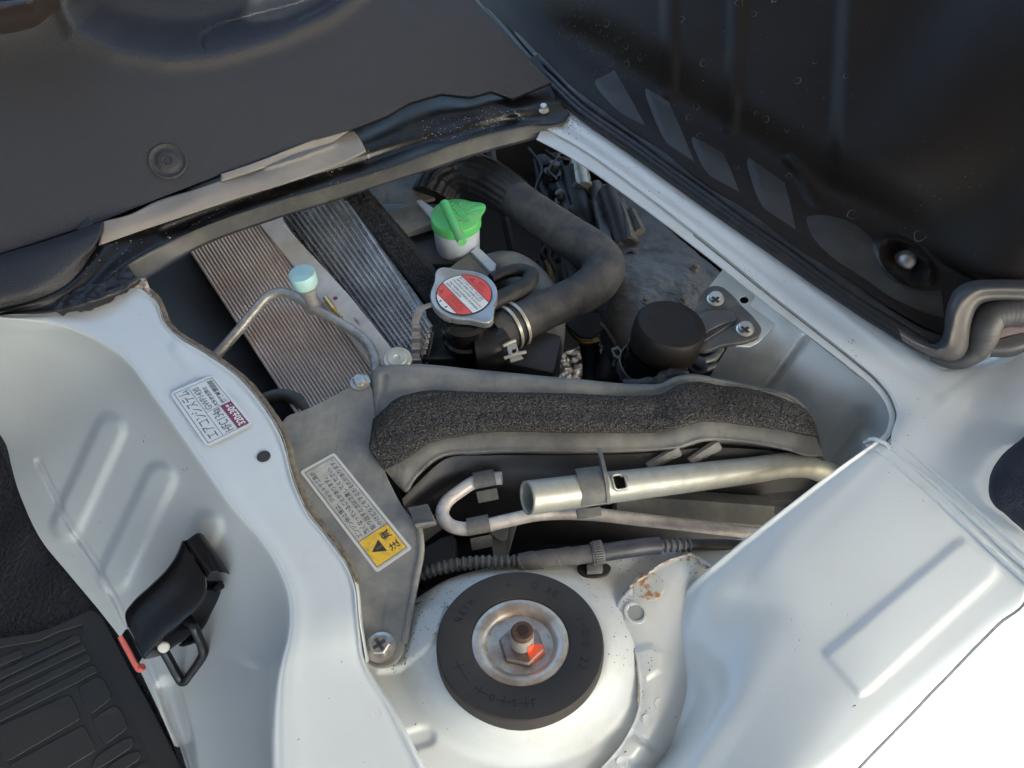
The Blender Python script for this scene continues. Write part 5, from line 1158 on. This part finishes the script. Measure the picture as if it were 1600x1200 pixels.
# moulded marks and letters on the ring
mk = MB(); rm = 104*pxm(rc)*100
M['ring_mark'] = mat('moulded_rubber_mark', (.008,.0075,.0075), .7)
def ringtext(s, deg, size, rr=rm, flip=False, step=7):
    for i, ch in enumerate(s):
        if ch == ' ': continue
        a = R(deg + (step if flip else -step)*i); rad = rx*math.cos(a)+ry*math.sin(a); tg = rx*-math.sin(a)+ry*math.cos(a)
        xd, yd = (tg, -rad) if flip else (-tg, rad)
        o = rc + rad*(rr/100) + rn*.0002 - xd*(size*.35/100) - yd*(size*.5/100)
        mk.add(*text_mesh(ch, o + yd*(size*(.45 if ch == '-' else 0)/100), xd, yd, size*.6/100 if ch not in '1I' else size*.15/100, (size if ch != '-' else size*.1)/100))
def ringseg(d0, d1, rr=rm, wd=.05):
    n = max(2, int(abs(d1-d0)/3)+1)
    for k in range(n):
        a, b = R(d0+(d1-d0)*k/n), R(d0+(d1-d0)*(k+1)/n)
        mk.add([rc + rn*.0002 + (rx*math.cos(t)+ry*math.sin(t))*(q/100) for t, q in ((a,rr-wd/2),(b,rr-wd/2),(b,rr+wd/2),(a,rr+wd/2))], [(0,1,2,3)])
def ringtick(d, r0=rm-.35, r1=rm+.35, wd=.05):
    a = R(d); rad = rx*math.cos(a)+ry*math.sin(a); tg = rx*-math.sin(a)+ry*math.cos(a)
    mk.add([rc + rn*.0002 + rad*(q/100) + tg*(w_/100) for q, w_ in ((r0,-wd/2),(r0,wd/2),(r1,wd/2),(r1,-wd/2))], [(0,1,2,3)])
ringseg(200,222); ringtick(206); ringseg(228,243); ringtick(234)
ringtext('o', 246, .5, flip=True); ringseg(250,262); ringtick(256); ringtext('s', 265, .5, flip=True); ringseg(268,277); ringtick(274.5); ringtext('r', 281, .5, flip=True)
ringtext('NR', 160, .55, step=8); ringtext('TM', 146, .5); ringtext('G', 76, .6); ringtext('6', 100, .4); ringtext('XE', 62, .55); ringtext('1-0-S', 20, .55, step=6); ringtext('22', -19, .55)
tag(mk.build('moulded_letters', M['ring_mark'], sm, smooth=False), kind='stuff')

# ================================================================ LATCH ON THE OUTER WALL
zz = lambda x, y, z: (180+x/4.615, 820+y/4.615, z)
lt = thing('seat_latch', 'gloss black steel over centre latch with square wire loop on the white wall', 'latch', W(270,960,-8))
def zl(y): return -1.6 - (y-846)/180*5.0
def L3(x, y, dz=0): px_, py_, _ = zz(x, y, 0); return (px_, py_, zl(py_) + dz)
patch('lever_cover', [[L3(485,118,-2.2),L3(440,225,-2.2),L3(378,320,-2.2),L3(250,448,-2.2),L3(130,560,-2.2),L3(72,645,-2.2),L3(86,740,-2.2)],
   [L3(490,122),L3(447,230),L3(385,325),L3(258,452),L3(140,565),L3(84,650),L3(96,742)],
   [L3(570,250,.05),L3(560,360,.05),L3(510,460,.05),L3(380,580,.05),L3(270,690,.05),L3(180,800,.05),L3(150,850,.05)],
   [L3(652,372),L3(652,450),L3(604,560),L3(470,690),L3(345,790),L3(245,905),L3(205,962)],
   [L3(668,400,-.35),L3(668,470,-.35),L3(622,575,-.35),L3(486,706,-.35),L3(362,806,-.35),L3(262,920,-.35),L3(215,968,-.4)],
   [L3(840,410,-2.4),L3(780,520,-2.4),L3(700,640,-2.4),L3(600,785,-2.4),L3(440,868,-2.4),L3(345,935,-2.4),L3(240,968,-1.6)]], 70, [3,5,5,3,6], M['latch'], lt, solid=.12, angle=70)
patch('rolled_end', [[L3(488,118,-.05),L3(575,250,-.05),L3(660,382,-.05)],[L3(520,108,.35),L3(608,240,.35),L3(690,345,.35)],[L3(592,60,.1),L3(680,200,.1),L3(760,340,.1)],[L3(640,74,-.9),L3(730,210,-.9),L3(815,345,-.9)],[L3(660,120,-2.2),L3(760,250,-2.2),L3(850,380,-2.2)]], 30, 6, M['latch'], lt, solid=.1)
mbk = lathe('hinge_pin', W(*L3(740,440,-.9)), W(*L3(760,470,0)) - W(*L3(640,300,0)), [(.42,-.1),(.42,.25),(.3,.4),(0,.42)], M['latch'], lt, seg=24)
lathe('rivet', W(*L3(350,882,-.65)), (camn + Vector((.35,-.25,0))).normalized(), [(.42,0),(.42,.06),(.34,.16),(.15,.2),(0,.2)], M['label_bd'], lt, seg=24)
tube('wire_loop', [W(*p) for p in [L3(520,690,-1.0),L3(560,730,-.6),L3(600,810,-.9),L3(628,880,-1.3),L3(636,925,-1.5),L3(610,985,-1.8),L3(545,1080,-2.2),L3(508,1128,-2.4),L3(482,1130,-2.5),L3(450,1085,-2.4),L3(395,985,-2.2),L3(350,905,-2.0)]], .36, M['wire'], lt, n=110, seg=14)
plate('loop_bracket', level(zl(990)-1.4), [zz(455,868,0)[:2],zz(560,775,0)[:2],zz(600,790,0)[:2],zz(590,840,0)[:2],zz(480,872,0)[:2]], .3, M['latch'], lt, bevel=.04)
patch('base_channel', [[L3(48,795,-2.0),L3(100,890,-2.0),L3(158,1003,-2.0)],[L3(50,790,-.9),L3(104,880,-.9),L3(165,998,-.9)],[L3(74,756,-.2),L3(130,850,-.2),L3(192,962,-.2)],[L3(95,750,-.6),L3(148,845,-.6),L3(205,958,-.6)]], 24, 4, M['latch'], lt, solid=.1, linear_across=True)
tube('red_gasket', [W(*L3(42,800,-2.0)), W(*L3(98,905,-2.0)), W(*L3(160,1018,-2.0)), W(*L3(175,1040,-2.0)), W(*L3(200,1022,-1.9))], .27, M['pinkred'], lt, n=40, seg=12)

# ================================================================ FLOOR: vinyl and rubber mat
vf = patch('vinyl_floor', [[(-120,560,-12),(-10,680,-12.6),(28,770,-13.1),(60,840,-13.3),(108,900,-13.4),(158,960,-13.4),(203,1020,-13.4),(233,1080,-13.4),(266,1150,-13.4),(310,1280,-13.4)],
   [(-130,560,-13),(-22,690,-13.2),(10,780,-13.6),(40,850,-13.8),(80,910,-14.0),(130,970,-14.2),(170,1030,-14.4),(200,1090,-14.4),(230,1150,-14.4),(270,1280,-14.4)],
   [(-400,640,-15.0),(-350,740,-15.0),(-330,830,-15.0),(-320,900,-15.0),(-310,960,-15.0),(-300,1020,-15.0),(-260,1060,-15),(-240,1120,-15),(-200,1180,-15),(-160,1280,-15)]], 110, 24, M['vinyl'], None, solid=0,
   dz=lambda x,y: .25*np.sin(x*.05+y*.03)*np.exp(-((x-50)**2+(y-820)**2)/9000), rough=(.05, 30))
tag(vf, 'wrinkled leather grain black vinyl floor covering below the white wall', 'floor covering')
fm = thing('floor_mat', 'grey black ribbed rubber floor mat with raised rim and rounded panels', 'floor mat', W(60,1100,-14.4))
PM = level(-14.1)
mo = [(-400,1040),(-60,1000),(0,997),(60,988),(100,972),(128,958),(145,952),(160,962),(172,985),(200,1040),(240,1112),(290,1210),(320,1290),(-400,1500)]
plate('mat_base', PM, mo, .35, M['mat'], fm, bevel=.1)
zm = lambda x, y: (x/4.617, 940+y/4.615)
rimI = [(-400,1060),(-60,1014),(0,1009),(60,999),(90,985),(129,973),(137,990),(170,1050),(210,1130),(245,1200),(285,1290),(-400,1500)]
plate('raised_rim', PM, mo, .28, M['mat'], fm, holes=[rimI[::-1]], bevel=.08, h=.3)
def capsule(a, b, r, n=8):
    dx, dy = b[0]-a[0], b[1]-a[1]; L = math.hypot(dx, dy); ang = math.atan2(dy, dx)
    P = [(b[0]+r*math.cos(ang-math.pi/2+math.pi*k/n), b[1]+r*math.sin(ang-math.pi/2+math.pi*k/n)) for k in range(n+1)]
    return P + [(a[0]+r*math.cos(ang+math.pi/2+math.pi*k/n), a[1]+r*math.sin(ang+math.pi/2+math.pi*k/n)) for k in range(n+1)]
for a, b_, r in (((-60,560),(555,265),27),((-60,640),(595,330),24),((-60,745),(630,400),27),((-60,860),(668,488),32),((-60,455),(140,375),28)):
    plate('mat_rib', PM, capsule(zm(*a), zm(*b_), r/4.615), .12, M['mat'], fm, bevel=.05, h=.13)
for P in ([(560,622),(700,535),(752,560),(812,690),(660,808),(618,780)],
          [(662,845),(830,745),(872,780),(925,910),(765,1028),(728,1000)],
          [(-260,1010),(505,665),(588,840),(40,1160),(-20,1060),(-260,1180)],
          [(60,1180),(605,885),(700,1068),(300,1310),(140,1330)],
          [(700,1110),(900,985),(955,975),(968,1010),(950,1050),(720,1200),(650,1210)],
          [(800,1170),(960,1080),(1010,1080),(1015,1115),(1000,1140),(820,1260),(740,1260)],
          [(930,1220),(1040,1155),(1060,1170),(1060,1200),(960,1280),(880,1280)]):
    plate('mat_panel', PM, roundpoly([zm(*q) for q in P], 9), .12, M['mat'], fm, bevel=.05, h=.13)

# ================================================================ GREY TRIM PANEL (upper left)
sp = thing('seat_base_trim', 'large dark grey grained plastic trim panel above the opening', 'trim panel', W(300,150,3))
def zpl(px, py):
    d = ray(px, py); n = np.array(PS.n); t = ((np.array(PS.p) - CAM) @ n) / (d @ n); return (CAM + d*t[..., None])[..., 2]*100
def dz_seat(x, y):
    z = zpl(x, y)
    e = sd_poly(x, y, [(100,-160),(104,10),(120,44),(180,74),(262,88),(335,82),(425,56),(510,20),(580,-30),(680,-160)])
    z = z - 2.0*(1 - sstep(e, -60, 3)) + .25*np.exp(-((e-6)/14)**2)
    z = z - .16*(1-sstep(sd_line(x,y,[(318,76),(313,66),(318,54),(342,40),(398,24),(462,8),(500,-6)]), .8, 4))
    z = z - .12*(1-sstep(sd_line(x,y,[(470,34),(505,16),(535,-2)]), .8, 4))
    z = z + 1.6*np.exp(-((x+40)**2/16000 + (y+60)**2/9000))
    return z
PB1 = [(-160,456),(0,396),(80,371),(160,345),(245,311),(345,272),(450,233),(560,198),(604,181),(640,160),(690,146),(735,151),(768,142),(800,154),(862,128)]
PB9 = [(-160,-170),(-20,-170),(50,-170),(110,-170),(180,-170),(260,-170),(350,-170),(425,-170),(450,-170),(475,-170),(500,-170),(522,-170),(545,-170),(565,-170),(583,-170)]
pf = patch('panel_face', [shift(PB1,0,4,-.8), PB1, blend(PB1, PB9, .04, n=460), blend(PB1, PB9, .5, n=460), PB9], 460, [2,5,60,110], M['grain'], sp, dz=dz_seat, linear_across=True, linear=True, solid=.25, tv=[-.02,0,.06,.5,1])
pfT = bvh(pf)
pc, pn = hit(pfT, 262, 252)
lathe('clip_plug', pc, pn, [(1.85,-.3),(1.85,.10),(1.7,.18),(1.45,.02),(1.25,.0),(1.0,.12),(.85,.22),(.45,.22),(.4,.12),(.3,.12),(.25,.2),(0,.2)], M['grain'], sp, seg=48)
pc2, _ = hit(pfT, 371, 238); lathe('small_boss', pc2, pn, [(.22,-.1),(.2,.06),(0,.08)], M['grain'], sp, seg=16)
ct = patch('corner_trim', [[(-160,455,1.2),(0,398,1.6),(60,380,1.8),(120,360,2.0),(162,345,2.2)],[(-160,470,1.8),(0,415,2.2),(60,398,2.4),(112,382,2.4),(158,362,2.3)],[(-160,520,1.4),(0,462,1.8),(55,446,1.9),(92,425,1.9),(148,385,2.0)],[(-160,545,-.2),(0,484,.6),(60,468,.7),(100,450,.8),(152,386,1.2)]], 60, 12, M['grain'], sp, solid=.15)
sw = patch('soft_handle', [[(-60,8,17),(0,2,17),(60,-4,17),(110,-20,17)],[(-60,52,14),(0,40,14.5),(50,28,14.8),(92,2,15)],[(-60,62,12.6),(0,54,12.9),(55,40,13.2),(98,8,13.6)],[(-60,66,11.5),(0,58,11.6),(60,46,11.8),(102,14,12)]], 50, 10, M['grain_brown'], sp, solid=.2,
   dz=lambda x,y: .5*(1-sstep(sd_line(x,y,[(-60,24),(0,14),(50,4)]),0,14)))

# ================================================================ BLACK SEAT UNDERSIDE (upper right)
bk = thing('seat_underside', 'tilted up glossy black steel underside of the passenger seat base with water spots', 'seat base', W(1200,300,3))
E0 = [(690,-90,1),(742,0,.8),(800,62,.8),(850,112,.8),(900,158,.8),(1000,230,.8),(1100,302,.8),(1200,372,.8),(1300,441,.8),(1400,500,.8),(1470,536,.8),(1482,540,.8)]
E1 = [(720,-90,2.6),(775,-2,2.4),(828,55,2.4),(872,92,2.4),(925,138,2.4),(1015,208,2.4),(1110,276,2.4),(1210,342,2.4),(1310,408,2.4),(1410,468,2.4),(1478,500,2.4),(1488,512,2.4)]
E2 = [(750,-95,4.0),(800,-12,3.6),(845,30,3.4),(893,64,3.2),(955,112,3.1),(1030,160,3.1),(1120,215,3.1),(1215,275,3.1),(1330,345,3.1),(1440,410,3.2),(1484,440,3.2),(1494,452,3.2)]
E3 = [(830,-130,9),(880,-60,8.5),(930,-20,8.5),(980,20,8.3),(1040,60,8.2),(1120,100,8.2),(1210,150,8.2),(1300,200,8.2),(1400,260,8.4),(1510,330,7.6),(1580,420,6.5),(1640,446,6)]
E4 = [(960,-220,18),(1020,-190,18),(1080,-170,18),(1140,-150,18),(1210,-130,18),(1300,-110,18),(1400,-90,18),(1500,-70,18),(1600,-40,19),(1700,-10,20),(1800,30,20),(1900,60,20)]
def dz_under(x, y):
    z = np.zeros_like(x)
    # long shallow ribs up the panel
    for L in ([(1045,-150),(1046,60),(1045,145)],[(1152,-150),(1150,60),(1140,200)]):
        z += .20*(1-sstep(sd_line(x,y,L), 4, 17))
    z += .4*sstep(x + .05*(y), 1303, 1330)*sstep(-y, -320, -220)
    z += .20*(1-sstep(sd_line(x,y,[(1232,250),(1250,268),(1262,300),(1275,318)]),1,12))
    # dimple around the bolt
    u = (x-1414)*.78+(y-408)*.62; v = -(x-1414)*.62+(y-408)*.78
    d = np.hypot(u/46, v/26)
    z += .45*np.exp(-((d-1)/.16)**2) - 1.0*(1-sstep(d, .45, .95))
    return z
patch('pressed_panel', [shift(E0,-8,8,-1.2), E0, E1, E2, E3, E4], 280, [4,14,26,30,50], M['black_panel'], bk, dz=dz_under, solid=.15, tv=[-.2,0,.6,1.2,2.4,4])
up_o = bpy.data.objects['pressed_panel']; upT = bvh(up_o)
def facet(name, topr, botr):  # thin patch over the pressed panel, carries the painted sheen
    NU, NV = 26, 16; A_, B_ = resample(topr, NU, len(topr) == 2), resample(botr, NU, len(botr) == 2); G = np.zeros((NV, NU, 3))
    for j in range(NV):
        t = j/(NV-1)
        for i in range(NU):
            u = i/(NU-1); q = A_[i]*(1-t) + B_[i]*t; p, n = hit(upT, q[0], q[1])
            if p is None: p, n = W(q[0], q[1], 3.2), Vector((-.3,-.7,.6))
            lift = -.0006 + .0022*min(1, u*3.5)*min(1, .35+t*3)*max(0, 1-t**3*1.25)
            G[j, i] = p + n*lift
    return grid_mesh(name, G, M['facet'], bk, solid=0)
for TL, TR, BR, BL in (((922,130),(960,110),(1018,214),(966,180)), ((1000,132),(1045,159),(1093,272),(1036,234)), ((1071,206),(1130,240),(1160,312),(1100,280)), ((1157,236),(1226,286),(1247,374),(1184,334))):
    facet('sheen_facet', [TL, TR], [BL, BR])
facet('sheen_facet', [(1236,322),(1285,334),(1337,352),(1368,382),(1378,412),(1402,438),(1440,454),(1470,454)], [(1249,378),(1280,402),(1310,424),(1345,446),(1380,466),(1415,482),(1450,496),(1476,504)])
mb = MB()
for (x, y, r) in ((1064,30,6),(1099,99,6),(1088,167,6),(1077,184,6),(1197,186,6),(1246,126,6.5),(1322,119,5),(1273,97,4),(1332,336,9),(1437,369,10),(1094,212,6),(948,37,6),(978,72,6),(979,100,6),(1230,203,4),(1288,153,3),(1233,275,5),(1126,236,4),(1150,262,5),(1182,178,4),(1000,90,5),(1155,5,7),(1178,22,5),(1062,148,3)):
    p, n = hit(upT, x, y)
    if p is None: continue
    a = Vector((.7,.55,0)); a = (a - n*a.dot(n)).normalized(); b_ = n.cross(a); rr = r*pxm(p); k = 22; V = []
    ph_ = rng.uniform(0, 6)
    for i in range(k):
        t = 2*math.pi*i/k; q = 1 + .12*math.sin(3*t+ph_); wd_ = .16*(.6+.5*math.sin(t+ph_))
        for m_ in (1-wd_, 1): V.append(p + n*.0003 + (a*math.cos(t)*.8 + b_*math.sin(t))*rr*q*m_)
    mb.add(V, [(2*i, 2*i+1, (2*i+3) % (2*k), (2*i+2) % (2*k)) for i in range(k)])
tag(mb.build('dried_water_spots', mat('dried_water_spot', (.11,.105,.095), .6), bk, smooth=False), kind='stuff')
specks('dust_specks', up_o, [(900,60,40,120,.45),(950,100,35,110,.5),(1150,200,(150,150),70,.4),(1300,180,(150,150),50,.4),(1350,330,(90,40),40,.4),(1450,350,(80,60),20,.4),(890,40,22,80,.5),(1210,5,3,3,1.0),(1130,50,1,1,.9),(1098,129,1,1,.8),(1545,270,(40,40),10,.4)], mat('grey_dust_speck', (.22,.21,.19), .9))
hb2, hn2 = hit(upT, 1414, 408)
hb2 = hb2 - Vector((0,0,0))
lathe('bolt', hb2, (-.62,-.35,.62), [(1.0,0),(1.0,.2),(.75,.4),(.35,.5),(0,.52)], M['bolt'], bk, seg=28)
# small hood seal tubes along its foot
sl2 = thing('seal_strip', 'double black rubber weather strip running along the white rail', 'weather strip', W(1100,310,.5))
sA = [(725,-40),(750,5),(790,55),(832,104),(862,132),(895,164),(1000,239),(1100,311),(1200,381),(1300,451),(1380,503),(1440,538),(1480,552),(1510,545)]
tube('outer_lip', [W(x,y,.75) for x, y in sA], .50, M['rubber'], sl2, n=160, seg=14)
tube('inner_lip', [W(x+9,y-14,1.5) for x, y in sA], .42, M['rubber'], sl2, n=160, seg=14, fn=lambda s,t,u: 1+.25*math.sin(s*55)*(u>.3))
tube('middle_lip', [W(x+3,y-6,1.15) for x, y in sA], .36, M['rubber'], sl2, n=160, seg=12)
tube('foot', [W(x-4,y+5,.25) for x, y in sA[:-1]], .3, M['liner'], sl2, n=160, seg=10)
# grey edge trim and cloth roll at the right
et = thing('seat_edge_trim', 'matt grey moulded edge trim curving round the corner of the black seat base', 'edge trim', W(1495,500,2))
z10 = lambda x, y: (1380+x/6, 400+y/6)
eo = [z10(1900,235),z10(1320,245),z10(1050,245),z10(870,255),z10(760,290),z10(690,340),z10(640,430),z10(610,520),z10(595,620),z10(585,740),z10(560,810),z10(500,850),z10(430,840),z10(300,790),z10(150,700)]
ei = [z10(1900,420),z10(1320,418),z10(1100,412),z10(980,420),z10(900,445),z10(860,490),z10(835,560),z10(815,640),z10(800,760),z10(780,890),z10(730,950),z10(650,978),z10(520,955),z10(340,880),z10(180,790)]
zt3 = lambda x, y, t: np.interp(y, [440,480,520,545,570], [6.8,6.2,4.6,3.0,2.2]) + t
eo3 = [(x,y,zt3(x,y,.2)) for x,y in eo]; ei3 = [(x,y,zt3(x,y,-.3)) for x,y in ei]
patch('trim_face', [shift(eo3,-3,-4,-.6), [(p[0],p[1],p[2]) for p in eo3], blend(eo3,ei3,.15,.55), blend(eo3,ei3,.7,.6), ei3, shift(ei3,2,2,-1.0)], 120, [2,5,8,5,3], M['seal_grey'], et, solid=0, tv=[-.1,0,.15,.7,1,1.1])
cr = thing('seat_cloth_roll', 'ribbed dark grey upholstery roll beside the grey edge trim', 'upholstery', W(1530,530,1))
ro_ = [(1700,476,2.0),(1600,474,2.0),(1565,474,2.0),(1545,480,2.0),(1532,495,1.9),(1526,520,1.7),(1522,545,1.5),(1512,560,1.2),(1485,565,1.0),(1462,559,.9)]
tube('cloth_roll', [W(*p) for p in [(1700,490,5),(1600,489,5),(1568,489,4.8),(1550,494,4.5),(1540,508,4),(1534,530,3),(1522,550,2),(1505,562,1.4),(1485,566,1.0),(1455,558,.8)]], [1.15,1.1,1.1,1.15,1.25,1.25,1.0,.6,.35], M['cloth_pink'] if 0 else M['seal_grey'], cr, n=160, seg=28, fn=lambda s,t,u: 1+.007*math.sin(s*1800))
patch('cloth_panel', [[(1562,484,4.3),(1620,482,4.5),(1700,480,4.5)],[(1556,515,3.2),(1620,512,3.6),(1700,505,3.8)],[(1552,536,2.4),(1590,525,2.8),(1700,508,3.3)]], 20, 6, M['cloth_pink'], cr, solid=0)
patch('cloth_fold', [[(1552,533,2.6),(1585,524,3),(1640,505,3.6),(1700,490,4)],[(1550,548,2.2),(1590,543,2.6),(1640,528,3),(1700,515,3.3)],[(1546,558,1.5),(1575,558,1.7),(1620,545,2),(1700,530,2.3)]], 30, 8, M['seal_grey'], cr, solid=0)
nc_ = patch('navy_cloth', [[(1612,668,1.2),(1590,690,1.0),(1565,712,.9),(1548,740,.7),(1544,765,.6),(1550,785,.5),(1575,808,.4),(1612,840,.4)],
   [(1622,672,2.8),(1604,698,2.6),(1582,722,2.5),(1566,745,2.3),(1562,765,2.2),(1568,780,2.1),(1588,797,2.0),(1622,826,2)],
   [(1720,690,4),(1710,710,4),(1700,730,4),(1690,750,4),(1690,765,4),(1690,775,4),(1700,790,4),(1720,820,4)]], 60, 14, M['cloth'], None, solid=0, rough=(.15, 60))
tag(nc_, 'navy woven cloth bulging in at the right edge beside the white pillar', 'cloth')
